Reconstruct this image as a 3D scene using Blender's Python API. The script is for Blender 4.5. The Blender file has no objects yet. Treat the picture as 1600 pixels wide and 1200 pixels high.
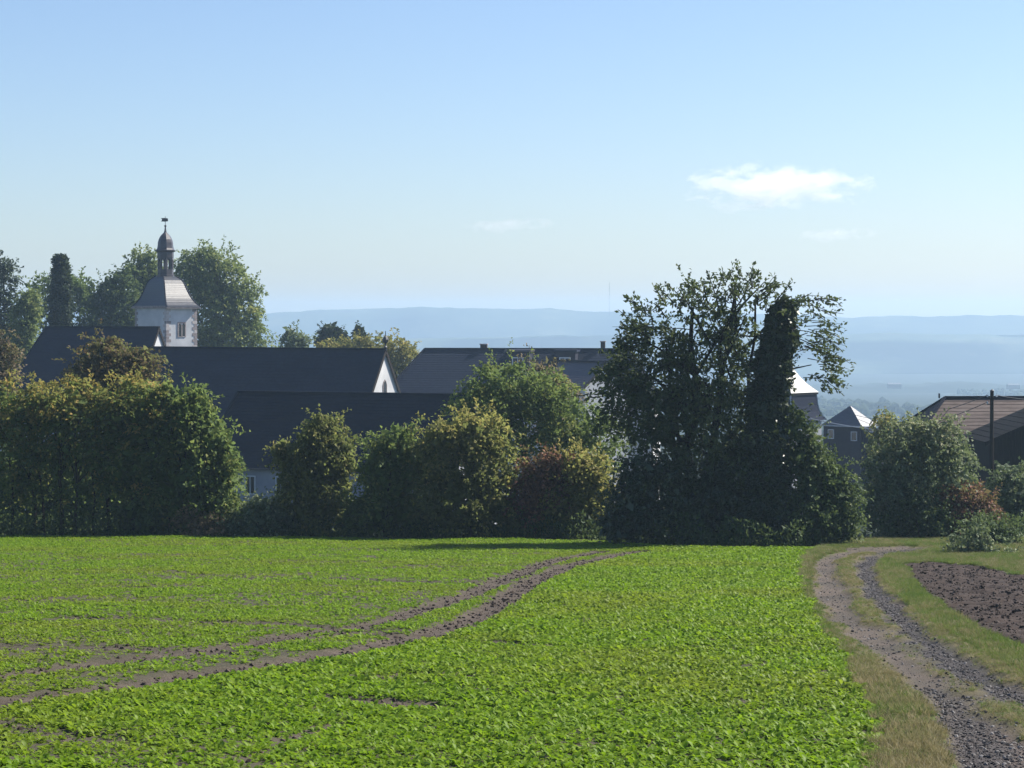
import bpy, math, random
import numpy as np
from mathutils import Vector

sc = bpy.context.scene
C = sc.collection
R = math.radians

# ------------------------------------------------------------------ camera
F = 3300.0                      # focal length in pixels of the 1600 px wide photograph
PITCH = math.atan(100.0 / F)
cam_d = bpy.data.cameras.new('camera')
cam_d.sensor_width = 36.0
cam_d.lens = 36.0 * F / 1600.0
cam_d.clip_start = 0.1
cam_d.clip_end = 30000.0
cam = bpy.data.objects.new('camera', cam_d)
C.objects.link(cam)
cam.location = (0, 0, 0)
cam.rotation_euler = (R(90) - PITCH, 0, 0)
sc.camera = cam

# ------------------------------------------------------------------ sky, sun, exposure
SUN_EL, SUN_AZ = R(42.0), R(64.0)      # azimuth clockwise from the view direction (+Y)
w = bpy.data.worlds.new('World')
sc.world = w
w.use_nodes = True
nt = w.node_tree
nt.nodes.clear()
sky = nt.nodes.new('ShaderNodeTexSky')
sky.sky_type = 'NISHITA'
sky.sun_disc = False
sky.sun_elevation = SUN_EL
sky.sun_rotation = SUN_AZ
sky.altitude = 200
sky.air_density = 1.0
sky.dust_density = 0.75
sky.ozone_density = 3.2
bg = nt.nodes.new('ShaderNodeBackground')
bg.inputs['Strength'].default_value = 0.069
wo = nt.nodes.new('ShaderNodeOutputWorld')
wb = nt.nodes.new('ShaderNodeMix'); wb.data_type = 'RGBA'; wb.blend_type = 'MULTIPLY'
wb.inputs[0].default_value = 1.0
wb.inputs[7].default_value = (.95, .975, 1.07, 1)      # overall white balance of the sky
nt.links.new(sky.outputs[0], wb.inputs[6])
nt.links.new(wb.outputs[2], bg.inputs['Color'])
nt.links.new(bg.outputs[0], wo.inputs['Surface'])

sun_d = bpy.data.lights.new('sun', 'SUN')
sun_d.energy = 5.0
sun_d.angle = R(0.5)
sun_d.color = (1.0, 0.94, 0.84)
sun = bpy.data.objects.new('sun', sun_d)
C.objects.link(sun)
sdir = Vector((math.sin(SUN_AZ) * math.cos(SUN_EL), math.cos(SUN_AZ) * math.cos(SUN_EL), math.sin(SUN_EL)))
sun.rotation_euler = sdir.to_track_quat('Z', 'Y').to_euler()
sun.location = (60, 60, 80)

sc.view_settings.view_transform = 'Standard'
sc.view_settings.look = 'None'
sc.view_settings.exposure = 1.05
sc.view_settings.gamma = 1.0
sc.view_settings.use_curve_mapping = False
cy = sc.cycles
cy.max_bounces = 6
cy.diffuse_bounces = 3
cy.glossy_bounces = 2
cy.transmission_bounces = 4
cy.volume_bounces = 6
cy.transparent_max_bounces = 8
cy.use_denoising = True
cy.sample_clamp_indirect = 4.0
cy.caustics_reflective = False
cy.caustics_refractive = False
HAZE_DENSITY = 2.3e-4

# ------------------------------------------------------------------ helpers
def at(px, py, d):
    """photograph pixel and depth along +Y -> world point"""
    cp, sp = math.cos(PITCH), math.sin(PITCH)
    u, v = (px - 800) / F, (600 - py) / F
    t = d / (cp + v * sp)
    return np.array((t * u, d, t * (-sp + v * cp)))

H0, S0 = 4.0, 0.0624

def gp(px, py):
    """pixel -> point on the plane of the field"""
    p = at(px, py, 1.0)
    d = H0 / (-p[2] - S0)
    return p * d

EX = np.array([-40, -24, -12, -5.3, 0, 3.8, 6.2, 9, 12.5, 14.5, 16, 40.])
EE = np.array([101, 100, 99, 97, 96.5, 95, 89.5, 88, 88, 93, 96, 97.])

def edge_y(x):
    return np.interp(x, EX, EE)

def sstep(t):
    t = np.clip(t, 0, 1)
    return t * t * (3 - 2 * t)

def zg(x, y):
    x = np.asarray(x, float); y = np.asarray(y, float)
    yn = np.clip(y, 0, None)
    zn = -H0 - S0 * yn + 2.3 * np.clip(1 - yn / 18, 0, None) ** 2
    zf = np.interp(y, [80, 100, 300, 600, 1200, 3000], [-9.5, -11.1, -27, -45, -66, -100])
    t = sstep((y - edge_y(x)) / 9.0)
    return zn * (1 - t) + zf * t

def vnoise(x, y, seed=0):
    """cheap smooth value noise, -1..1"""
    x = np.asarray(x, float); y = np.asarray(y, float)
    xi, yi = np.floor(x), np.floor(y)
    fx, fy = x - xi, y - yi
    fx = fx * fx * (3 - 2 * fx); fy = fy * fy * (3 - 2 * fy)
    def h(a, b):
        v = np.sin(a * 127.1 + b * 311.7 + seed * 74.7) * 43758.5453
        return v - np.floor(v)
    r = (h(xi, yi) * (1 - fx) + h(xi + 1, yi) * fx) * (1 - fy) + (h(xi, yi + 1) * (1 - fx) + h(xi + 1, yi + 1) * fx) * fy
    return r * 2 - 1

def tag(o, label=None, cat=None, group=None, kind=None):
    if label: o['label'] = label
    if cat: o['category'] = cat
    if group: o['group'] = group
    if kind: o['kind'] = kind
    return o

def empty(name, loc, rotz=0.0):
    o = bpy.data.objects.new(name, None)
    o.empty_display_size = 0.5
    C.objects.link(o)
    o.location = tuple(loc)
    o.rotation_euler = (0, 0, rotz)
    return o

def link(name, me, mat=None, parent=None):
    if mat is not None:
        me.materials.append(mat)
    o = bpy.data.objects.new(name, me)
    C.objects.link(o)
    if parent is not None:
        o.parent = parent
    return o

class MB:
    """collects boxes, beams, tubes and sheets for one mesh"""
    def __init__(self):
        self.v, self.f = [], []
    def add(self, vs, fs):
        n = len(self.v)
        self.v += [tuple(map(float, p)) for p in vs]
        self.f += [tuple(i + n for i in f) for f in fs]
        return self
    def box(self, x0, y0, z0, x1, y1, z1):
        return self.add([(x0, y0, z0), (x1, y0, z0), (x1, y1, z0), (x0, y1, z0), (x0, y0, z1), (x1, y0, z1), (x1, y1, z1), (x0, y1, z1)],
                        [(3, 2, 1, 0), (4, 5, 6, 7), (0, 1, 5, 4), (1, 2, 6, 5), (2, 3, 7, 6), (3, 0, 4, 7)])
    def beam(self, p0, p1, w_, h_, up=(0, 0, 1)):
        p0, p1, up = Vector(p0), Vector(p1), Vector(up)
        d = (p1 - p0).normalized()
        s = d.cross(up)
        if s.length < 1e-4: s = d.cross(Vector((1, 0, 0)))
        s.normalize(); u = s.cross(d).normalized()
        vs = []
        for p in (p0, p1):
            for a, b in ((-1, -1), (1, -1), (1, 1), (-1, 1)):
                vs.append(p + s * (a * w_ / 2) + u * (b * h_ / 2))
        return self.add(vs, [(3, 2, 1, 0), (4, 5, 6, 7), (0, 1, 5, 4), (1, 2, 6, 5), (2, 3, 7, 6), (3, 0, 4, 7)])
    def tube(self, pts, rad, seg=7, jit=0.0, rng=None):
        pts = [Vector(p) for p in pts]
        vs, fs = [], []
        for i, p in enumerate(pts):
            d = (pts[min(i + 1, len(pts) - 1)] - pts[max(i - 1, 0)]).normalized()
            a = d.orthogonal().normalized() if abs(d.x) > .9 else d.cross(Vector((1, 0, 0))).normalized()
            b = d.cross(a).normalized()
            for k in range(seg):
                an = 2 * math.pi * k / seg
                r = rad[i] * (1 + (rng.uniform(-jit, jit) if rng else 0))
                vs.append(p + a * (math.cos(an) * r) + b * (math.sin(an) * r))
        for i in range(len(pts) - 1):
            for k in range(seg):
                k2 = (k + 1) % seg
                fs.append((i * seg + k, i * seg + k2, (i + 1) * seg + k2, (i + 1) * seg + k))
        fs.append(tuple(range(seg))[::-1])
        fs.append(tuple((len(pts) - 1) * seg + k for k in range(seg)))
        return self.add(vs, fs)
    def courses(self, ll, lr, ur, ul, n, t):
        """a roof slope laid as n lapped courses, each lower edge proud by t"""
        ll, lr, ur, ul = map(Vector, (ll, lr, ur, ul))
        nrm = (lr - ll).cross(ul - ll)
        if nrm.length < 1e-6: nrm = (lr - ll).cross(ur - ll)
        nrm.normalize()
        for i in range(n):
            a, b = i / n, (i + 1) / n
            p0, p1 = ll.lerp(ul, a), lr.lerp(ur, a)
            q0, q1 = ll.lerp(ul, b), lr.lerp(ur, b)
            self.add([p0, p1, p1 + nrm * t, p0 + nrm * t, q1 + nrm * .004, q0 + nrm * .004],
                     [(0, 1, 2, 3), (3, 2, 4, 5), (0, 3, 5), (1, 4, 2)])
        return self
    def ring(self, prof, seg, rot=0.0, cx=0, cy_=0, caps=True):
        """stack of regular polygons (radius, z) -> faceted solid"""
        vs, fs = [], []
        for r, z in prof:
            for k in range(seg):
                an = rot + 2 * math.pi * k / seg
                vs.append((cx + r * math.cos(an), cy_ + r * math.sin(an), z))
        for i in range(len(prof) - 1):
            for k in range(seg):
                k2 = (k + 1) % seg
                fs.append((i * seg + k, i * seg + k2, (i + 1) * seg + k2, (i + 1) * seg + k))
        if caps:
            fs.append(tuple(range(seg))[::-1])
            fs.append(tuple((len(prof) - 1) * seg + k for k in range(seg)))
        return self.add(vs, fs)
    def build(self, name, mat, parent=None, smooth=False):
        me = bpy.data.meshes.new(name)
        me.from_pydata(self.v, [], self.f)
        me.update()
        if smooth:
            me.polygons.foreach_set('use_smooth', np.ones(len(me.polygons), bool))
        return link(name, me, mat, parent)

# ------------------------------------------------------------------ materials
def new_mat(name):
    m = bpy.data.materials.new(name)
    m.use_nodes = True
    m.node_tree.nodes.clear()
    return m, m.node_tree

def N(t, typ, **kw):
    n = t.nodes.new(typ)
    for k, v in kw.items():
        if k in n.bl_rna.properties: setattr(n, k, v)
        else: n.inputs[k].default_value = v
    return n

def ramp(t, fac, stops):
    r = t.nodes.new('ShaderNodeValToRGB')
    e = r.color_ramp.elements
    while len(e) < len(stops): e.new(0.5)
    for i, (p, c) in enumerate(stops):
        e[i].position = p
        e[i].color = (*c, 1)
    t.links.new(fac, r.inputs[0])
    return r.outputs[0]

def noise(t, vec, scale, detail=4, rough=.55, dist=0.0):
    n = t.nodes.new('ShaderNodeTexNoise')
    n.inputs['Scale'].default_value = scale
    n.inputs['Detail'].default_value = detail
    n.inputs['Roughness'].default_value = rough
    n.inputs['Distortion'].default_value = dist
    if vec is not None: t.links.new(vec, n.inputs['Vector'])
    return n.outputs['Fac']

def mapping(t, coord, scale):
    m = t.nodes.new('ShaderNodeMapping')
    m.inputs['Scale'].default_value = scale
    t.links.new(coord, m.inputs['Vector'])
    return m.outputs[0]

def mix(t, fac, a, b, typ='MIX'):
    m = t.nodes.new('ShaderNodeMix')
    m.data_type = 'RGBA'; m.blend_type = typ
    for sock, v in ((m.inputs[0], fac), (m.inputs[6], a), (m.inputs[7], b)):
        if hasattr(v, 'is_linked') or isinstance(v, bpy.types.NodeSocket): t.links.new(v, sock)
        elif isinstance(v, tuple): sock.default_value = (*v, 1) if len(v) == 3 else v
        else: sock.default_value = v
    return m.outputs[2]

def math_n(t, op, a, b=None):
    m = t.nodes.new('ShaderNodeMath'); m.operation = op
    for i, v in enumerate((a, b)):
        if v is None: continue
        if isinstance(v, bpy.types.NodeSocket): t.links.new(v, m.inputs[i])
        else: m.inputs[i].default_value = v
    return m.outputs[0]

def finish(t, color, rough=.8, spec=.3, bump=None, bump_d=.02, bump_s=.6, metallic=0.0):
    p = t.nodes.new('ShaderNodeBsdfPrincipled')
    if isinstance(color, tuple): p.inputs['Base Color'].default_value = (*color, 1)
    else: t.links.new(color, p.inputs['Base Color'])
    if isinstance(rough, bpy.types.NodeSocket): t.links.new(rough, p.inputs['Roughness'])
    else: p.inputs['Roughness'].default_value = rough
    p.inputs['Specular IOR Level'].default_value = spec
    p.inputs['Metallic'].default_value = metallic
    if bump is not None:
        b = t.nodes.new('ShaderNodeBump')
        b.inputs['Distance'].default_value = bump_d
        b.inputs['Strength'].default_value = bump_s
        t.links.new(bump, b.inputs['Height'])
        t.links.new(b.outputs[0], p.inputs['Normal'])
    o = t.nodes.new('ShaderNodeOutputMaterial')
    t.links.new(p.outputs[0], o.inputs['Surface'])
    return p

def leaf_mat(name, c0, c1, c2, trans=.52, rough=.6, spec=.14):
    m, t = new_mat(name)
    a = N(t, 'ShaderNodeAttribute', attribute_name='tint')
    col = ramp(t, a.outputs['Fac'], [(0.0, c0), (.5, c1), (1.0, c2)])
    p = t.nodes.new('ShaderNodeBsdfPrincipled')
    t.links.new(col, p.inputs['Base Color'])
    p.inputs['Roughness'].default_value = rough
    p.inputs['Specular IOR Level'].default_value = spec
    tr = t.nodes.new('ShaderNodeBsdfTranslucent')
    tc = mix(t, .5, col, (.19, .245, .075))
    t.links.new(tc, tr.inputs['Color'])
    mx = t.nodes.new('ShaderNodeMixShader')
    mx.inputs[0].default_value = trans
    t.links.new(p.outputs[0], mx.inputs[1]); t.links.new(tr.outputs[0], mx.inputs[2])
    o = t.nodes.new('ShaderNodeOutputMaterial')
    t.links.new(mx.outputs[0], o.inputs['Surface'])
    return m

def inst_leaf_mat(name, c0, c1, c2, yellow, trans=.4, rough=.45, spec=.4, pscale=.12):
    """leaf colour varies by plant and in patches over the field"""
    m, t = new_mat(name)
    oi = t.nodes.new('ShaderNodeObjectInfo')
    col = ramp(t, oi.outputs['Random'], [(0.0, c0), (.55, c1), (1.0, c2)])
    nf = noise(t, mapping(t, oi.outputs['Location'], (pscale * 1.2, pscale * 1.5, pscale)), 1.0, 3)
    pf = ramp(t, nf, [(.46, (0, 0, 0)), (.66, (1, 1, 1))])
    pf = math_n(t, 'MULTIPLY', pf, .4)
    col = mix(t, pf, col, yellow)
    p = t.nodes.new('ShaderNodeBsdfPrincipled')
    t.links.new(col, p.inputs['Base Color'])
    p.inputs['Roughness'].default_value = rough
    p.inputs['Specular IOR Level'].default_value = spec
    tr = t.nodes.new('ShaderNodeBsdfTranslucent')
    t.links.new(col, tr.inputs['Color'])
    mx = t.nodes.new('ShaderNodeMixShader')
    mx.inputs[0].default_value = trans
    t.links.new(p.outputs[0], mx.inputs[1]); t.links.new(tr.outputs[0], mx.inputs[2])
    o = t.nodes.new('ShaderNodeOutputMaterial')
    t.links.new(mx.outputs[0], o.inputs['Surface'])
    return m

def simple(name, c0, c1, scale=6, rough=.75, spec=.3, bump=.3, bd=.02, stretch=(1, 1, 1)):
    m, t = new_mat(name)
    co = t.nodes.new('ShaderNodeTexCoord').outputs['Object']
    n = noise(t, mapping(t, co, stretch), scale, 5)
    col = ramp(t, n, [(.3, c0), (.7, c1)])
    finish(t, col, rough, spec, n, bd, bump)
    return m

def slate_mat(name, c0, c1, rough=.42, spec=.5):
    m, t = new_mat(name)
    co = t.nodes.new('ShaderNodeTexCoord').outputs['Object']
    fine = noise(t, mapping(t, co, (2.2, 2.2, 5)), 1.3, 3)
    big = noise(t, mapping(t, co, (.25, .25, .5)), 1.0, 5)
    col = ramp(t, math_n(t, 'ADD', math_n(t, 'MULTIPLY', fine, .6), math_n(t, 'MULTIPLY', big, .4)), [(.35, c0), (.68, c1)])
    rg = N(t, 'ShaderNodeMapRange')
    t.links.new(fine, rg.inputs['Value'])
    rg.inputs['To Min'].default_value = rough - .08
    rg.inputs['To Max'].default_value = rough + .14
    finish(t, col, rg.outputs[0], spec, fine, .02, .35)
    return m

M = {}
M['slate'] = slate_mat('slate', (.008, .012, .026), (.016, .023, .044), .65, .12)
M['slate_dark'] = slate_mat('slate_dark', (.006, .008, .017), (.011, .015, .028), .7, .1)
M['slate_gloss'] = slate_mat('slate_gloss', (.026, .027, .034), (.045, .046, .055), .42, .75)
M['slate_clad'] = slate_mat('slate_clad', (.013, .014, .026), (.024, .026, .042), .6, .2)
M['slate_matte'] = slate_mat('slate_matte', (.012, .014, .028), (.02, .024, .042), .85, .05)
M['slate_shine'] = slate_mat('slate_shine', (.04, .04, .05), (.065, .065, .075), .36, 1.0)
M['slate_purple'] = slate_mat('slate_purple', (.035, .03, .036), (.06, .05, .058), .4, .5)
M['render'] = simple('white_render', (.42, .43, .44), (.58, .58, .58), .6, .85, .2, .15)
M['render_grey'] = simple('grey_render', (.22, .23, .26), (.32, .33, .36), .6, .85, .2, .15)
M['hall_roof'] = simple('hall_roof', (.12, .12, .13), (.16, .16, .17), .3, .9, .1, .1)
M['stone'] = simple('red_sandstone', (.2, .17, .165), (.34, .295, .285), 2.5, .85, .2, .4)
M['stone_pale'] = simple('pale_sandstone', (.38, .34, .32), (.52, .48, .46), 2.5, .85, .2, .4)
M['felt'] = simple('roofing_felt', (.006, .007, .009), (.012, .013, .016), 4, .95, .05, .2)
M['wood_dark'] = simple('dark_wood', (.012, .01, .009), (.028, .022, .019), 5, .8, .2, .5, .02, (3, 3, .4))
M['glass'] = simple('window_glass', (.015, .018, .022), (.03, .033, .038), 1, .12, .6, .02)
M['paint_pale'] = simple('pale_paint', (.5, .52, .55), (.62, .63, .66), 3, .5, .4, .05)
M['metal_dark'] = simple('dark_metal', (.02, .02, .025), (.04, .04, .045), 5, .4, .5, .1)
M['zinc'] = simple('zinc', (.3, .32, .36), (.42, .44, .48), 4, .4, .5, .1)
M['bark'] = simple('bark', (.025, .02, .015), (.075, .06, .045), 6, .9, .15, .9, .04, (2, 2, .5))
M['bark_dark'] = simple('bark_dark', (.012, .01, .009), (.035, .028, .022), 6, .9, .15, .9, .04, (2, 2, .5))
M['wood_grey'] = simple('weathered_pole', (.018, .014, .012), (.035, .027, .023), 5, .9, .08, .5, .02, (4, 4, .3))
M['cable'] = simple('black_cable', (.02, .022, .026), (.03, .032, .036), 5, .6, .3, .02)
M['cable_pale'] = simple('pale_cable', (.25, .27, .3), (.33, .35, .38), 5, .5, .4, .02)
M['brick_dark'] = simple('dark_brick', (.03, .022, .02), (.06, .045, .04), 3, .85, .2, .4)

m, t = new_mat('old_clay_tiles')
co = t.nodes.new('ShaderNodeTexCoord').outputs['Object']
n1 = noise(t, mapping(t, co, (1.2, 4, 4)), 1.6, 4)
n2 = noise(t, mapping(t, co, (.3, .6, .6)), 1.0, 5)
sumn = math_n(t, 'ADD', math_n(t, 'MULTIPLY', n1, .5), math_n(t, 'MULTIPLY', n2, .5))
finish(t, ramp(t, sumn, [(.33, (.05, .036, .032)), (.5, (.09, .065, .057)), (.68, (.12, .096, .085))]), .8, .25, n1, .03, .5)
M['tiles'] = m

# ------------------------------------------------------------------ the lines of the ruts and field borders, on the ground
def wl(pts):
    return np.array([gp(*p)[:2] for p in pts])

RUT_LOW = wl([(-60, 1108), (0, 1098), (90, 1086), (180, 1074), (300, 1054), (450, 1034), (560, 1016), (640, 996), (690, 984), (740, 966), (790, 936), (830, 908), (880, 886), (945, 871), (1000, 862)])
RUT_UP = wl([(-60, 1062), (0, 1056), (150, 1036), (280, 1021), (400, 1005), (480, 990), (600, 971), (680, 945), (740, 926), (780, 907), (830, 888), (880, 873), (940, 862)])
TRK_L = wl([(1420, 853), (1375, 857), (1318, 864), (1292, 877), (1287, 898), (1298, 926), (1325, 965), (1372, 1005), (1425, 1045), (1478, 1090), (1525, 1140), (1560, 1200), (1590, 1270)])
TRK_R = wl([(1432, 856), (1395, 861), (1362, 870), (1350, 886), (1362, 915), (1392, 951), (1425, 985), (1470, 1020), (1515, 1050), (1560, 1072), (1610, 1092), (1700, 1130)])
WORN = wl([(1385, 985), (1430, 1022), (1480, 1060), (1540, 1095)])
DARKB = wl([(1470, 1075), (1510, 1120), (1540, 1180), (1560, 1260)])
CROP_B = wl([(1290, 852), (1262, 862), (1250, 880), (1256, 920), (1284, 970), (1325, 1025), (1356, 1090), (1362, 1130), (1345, 1200), (1310, 1290)])
PLOUGH = wl([(1412, 880), (1450, 878), (1530, 884), (1640, 906), (1760, 930), (1760, 1070), (1640, 1024), (1590, 1006), (1530, 985), (1480, 952), (1432, 914)])
STREAKS = [(wl([(480, 1000), (540, 990), (620, 992), (700, 996), (760, 1003), (815, 1008)]), .28, .95),
           (wl([(360, 1073), (440, 1082), (560, 1092), (690, 1104)]), .32, .75),
           (wl([(600, 1060), (650, 1052), (740, 1060)]), .3, .6),
           (wl([(90, 965), (230, 966), (330, 973), (470, 976), (600, 985)]), .35, .62),
           (wl([(0, 1010), (120, 1012), (260, 1018), (350, 1022)]), .5, .55),
           (wl([(520, 905), (620, 908), (700, 912), (760, 908)]), .4, .5),
           (wl([(0, 890), (200, 892), (420, 905)]), .4, .3),
           (wl([(380, 1190), (440, 1160), (520, 1130)]), .3, .55),
           (wl([(0, 1130), (90, 1150), (200, 1165)]), .45, .5)]

def dist_poly(x, y, P):
    d = np.full(x.shape, 1e9)
    for a, b in zip(P[:-1], P[1:]):
        ab = b - a
        tt = np.clip(((x - a[0]) * ab[0] + (y - a[1]) * ab[1]) / (ab @ ab), 0, 1)
        d = np.minimum(d, np.hypot(x - a[0] - tt * ab[0], y - a[1] - tt * ab[1]))
    return d

def in_poly(x, y, P):
    ins = np.zeros(x.shape, bool)
    j = len(P) - 1
    for i in range(len(P)):
        c = ((P[i, 1] > y) != (P[j, 1] > y)) & (x < (P[j, 0] - P[i, 0]) * (y - P[i, 1]) / (P[j, 1] - P[i, 1] + 1e-12) + P[i, 0])
        ins ^= c
        j = i
    return ins

_o = np.argsort(CROP_B[:, 1])
def crop_right(y):
    return np.interp(y, CROP_B[_o, 1], CROP_B[_o, 0])
_l = np.argsort(TRK_L[:, 1]); _r = np.argsort(TRK_R[:, 1])

def masks(x, y):
    """rut = bare soil in the crop, trk = gravel of the dirt track, plough = open soil, crop = 1 inside the sown field"""
    nz = vnoise(x * 1.1, y * .5, 1) * .5 + vnoise(x * 3.1, y * 1.5, 2) * .5
    wob = nz * .12
    rut = np.maximum(1 - sstep((dist_poly(x, y, RUT_LOW) + wob - .24 - .001 * np.clip(y - 40, 0, 60)) / .3), (1 - sstep((dist_poly(x, y, RUT_UP) + wob - .2 - .001 * np.clip(y - 40, 0, 60)) / .34)) * .92)
    # the soil between and beside the ruts is worn at the near end
    for P, hw, s in STREAKS:
        rut = np.maximum(rut, s * (1 - sstep((dist_poly(x, y, P) + wob * 2 - hw * .35) / hw)))
    near = 1 - sstep((y - 27) / 9.0)
    hwl = .36 + .2 * near
    dl, dr = dist_poly(x, y, TRK_L), dist_poly(x, y, TRK_R)
    wo2 = wob * 1.8 + .16 * vnoise(x * 1.7, y * .9, 8) + .08 * vnoise(x * 5.5, y * 3.5, 9)
    trk = np.maximum((1 - sstep((dl + wo2 - hwl * .8) / .34)) * (.9 + .1 * near), (1 - sstep((dr + wo2 - .24) / .3)))
    trk = np.maximum(trk, .65 * (1 - sstep((dist_poly(x, y, WORN) + wo2 * 1.4 - .3) / .45)))
    tuft = sstep((vnoise(x * 1.3, y * .6, 17) + .6 * vnoise(x * 4.1, y * 2.6, 18) - .42) / .3)
    trk = trk * (1 - .75 * tuft * sstep((dl - .1) / .3) * sstep((dr - .05) / .25))
    mid = (1 - sstep((np.maximum(dl, dr) - 1.55) / .5))
    # where the track turns into the trees it is all bare
    endp = (1 - sstep((np.hypot((x - gp(1375, 858)[0]) / 1.6, (y - gp(1375, 858)[1]) / 3.0) - .8) / .6)) * .8
    trk = np.maximum(trk, endp)
    crop = (x < crop_right(y) + wob * 2.5) & (y < edge_y(x) - .3 + wob)
    plough = in_poly(x + wob * 2, y + nz * .5, PLOUGH)
    return rut * crop, trk, mid, crop, plough

# ------------------------------------------------------------------ ground: one sheet, split by what covers it
def grow(start, stop, step, g):
    out = [start]
    s = step
    while out[-1] < stop:
        s *= g
        out.append(out[-1] + s)
    out[-1] = stop
    return out[1:]

xs_f = np.arange(-30, 34.01, .17)
ys_f = np.arange(23, 104.01, .17)
xs = np.array([-v for v in grow(30, 2900, .17, 1.16)][::-1] + list(xs_f) + grow(xs_f[-1], 2900, .17, 1.16))
ys = np.array([-v for v in grow(-23, 60, .17, 1.16)][::-1] + list(ys_f) + grow(ys_f[-1], 5500, .17, 1.06))
X, Y = np.meshgrid(xs, ys)
Z = zg(X, Y)
rut, trk, mid, crop, plough = masks(X, Y)
fine = sstep((Y - 20) / 3) * sstep((106 - Y) / 4) * sstep((X + 33) / 3) * sstep((37 - X) / 3)
Z = Z + fine * (-.07 * rut - .08 * trk + .03 * mid * (1 - trk)
     + .02 * vnoise(X * 2.2, Y * 2.2, 3) + .03 * vnoise(X * .5, Y * .5, 4))
furrow = np.sin((X * .55 + Y * .83) * 2 * math.pi / 1.1)
Z = Z + fine * plough * (-.03 + .045 * furrow + .05 * vnoise(X * 4, Y * 4, 5) + .03 * vnoise(X * 9, Y * 9, 6))
Z = Z + (1 - fine) * np.where(Y > 420, 1.6 * vnoise(X / 160., Y / 200., 7), 0)
ny, nx = X.shape
verts = np.stack([X, Y, Z], -1).reshape(-1, 3)
ii = np.arange(ny * nx).reshape(ny, nx)
quads = np.stack([ii[:-1, :-1], ii[:-1, 1:], ii[1:, 1:], ii[1:, :-1]], -1).reshape(-1, 4)

def avg(a):
    return ((a[:-1, :-1] + a[1:, 1:] + a[1:, :-1] + a[:-1, 1:]) / 4).reshape(-1)

trk_c = avg(np.maximum(trk, mid * .999)) > .5
crop_c = avg(crop.astype(float)) > .5
pl_c = avg(plough.astype(float)) > .5
yc = avg(Y); xc = avg(X)
cls = np.full(len(quads), 3)                    # 3 grass and rough ground
inf_ = (yc > 20) & (yc < 108) & (np.abs(xc) < 36)
cls[(yc > 108)] = 4                             # valley
cls[crop_c & (yc < 108)] = 0
cls[pl_c & inf_] = 2
cls[trk_c & inf_ & ~crop_c] = 1

def grid_mesh(name, sel, attrs, mat):
    q = quads[sel]
    used = np.unique(q)
    remap = np.full(len(verts), -1)
    remap[used] = np.arange(len(used))
    me = bpy.data.meshes.new(name)
    v = verts[used]
    me.vertices.add(len(v)); me.vertices.foreach_set('co', v.astype(np.float32).ravel())
    me.loops.add(len(q) * 4); me.loops.foreach_set('vertex_index', remap[q].astype(np.int32).ravel())
    me.polygons.add(len(q)); me.polygons.foreach_set('loop_start', np.arange(0, len(q) * 4, 4, dtype=np.int32))
    me.polygons.foreach_set('use_smooth', np.ones(len(q), bool))
    me.update(calc_edges=True)
    for k, a in attrs.items():
        at_ = me.attributes.new(k, 'FLOAT', 'POINT')
        at_.data.foreach_set('value', a.reshape(-1)[used].astype(np.float32))
    return tag(link(name, me, mat), kind='structure')

# soil of the sown field
m, t = new_mat('field_soil')
co = t.nodes.new('ShaderNodeTexCoord').outputs['Object']
n1 = noise(t, co, 3.0, 6, .65)
n2 = noise(t, co, 26.0, 4, .6)
soil = ramp(t, n1, [(.3, (.026, .02, .016)), (.55, (.075, .058, .046)), (.75, (.15, .12, .098))])
soil = mix(t, .5, soil, ramp(t, n2, [(.3, (.022, .017, .013)), (.7, (.125, .1, .08))]))
a = N(t, 'ShaderNodeAttribute', attribute_name='bare')
under = mix(t, .22, soil, (.035, .06, .01))
finish(t, mix(t, a.outputs['Fac'], under, soil), .95, .15, n2, .03, .9)
M['soil'] = m
# gravel and dust of the track
m, t = new_mat('track_gravel')
co = t.nodes.new('ShaderNodeTexCoord').outputs['Object']
n1 = noise(t, co, 1.1, 5, .6)
n2 = noise(t, co, 34.0, 4, .7)
n3 = noise(t, mapping(t, co, (.4, .4, .4)), 1, 3)
grav = ramp(t, n2, [(.3, (.036, .031, .028)), (.52, (.088, .076, .069)), (.75, (.18, .16, .148))])
grav = mix(t, .5, grav, ramp(t, n3, [(.35, (.05, .041, .036)), (.65, (.13, .096, .08))]))
turf = ramp(t, n1, [(.3, (.06, .065, .025)), (.6, (.11, .095, .045)), (.8, (.17, .14, .08))])
dk = N(t, 'ShaderNodeAttribute', attribute_name='damp')
dark = ramp(t, n2, [(.3, (.014, .014, .017)), (.55, (.04, .04, .046)), (.75, (.12, .12, .128))])
grav = mix(t, math_n(t, 'MULTIPLY', dk.outputs['Fac'], .62), grav, dark)
a = N(t, 'ShaderNodeAttribute', attribute_name='bare')
finish(t, mix(t, a.outputs['Fac'], turf, grav), .95, .15, n2, .03, .9)
M['gravel'] = m
# ploughed earth
m, t = new_mat('ploughed_earth')
co = t.nodes.new('ShaderNodeTexCoord').outputs['Object']
n1 = noise(t, co, 5.0, 6, .7)
n2 = noise(t, mapping(t, co, (.35, .8, 1)), 1.2, 4)
finish(t, mix(t, .4, ramp(t, n1, [(.3, (.02, .014, .012)), (.7, (.06, .044, .037))]), ramp(t, n2, [(.35, (.025, .018, .016)), (.7, (.075, .055, .046))])), .95, .15, n1, .04, .9)
M['earth'] = m
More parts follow.
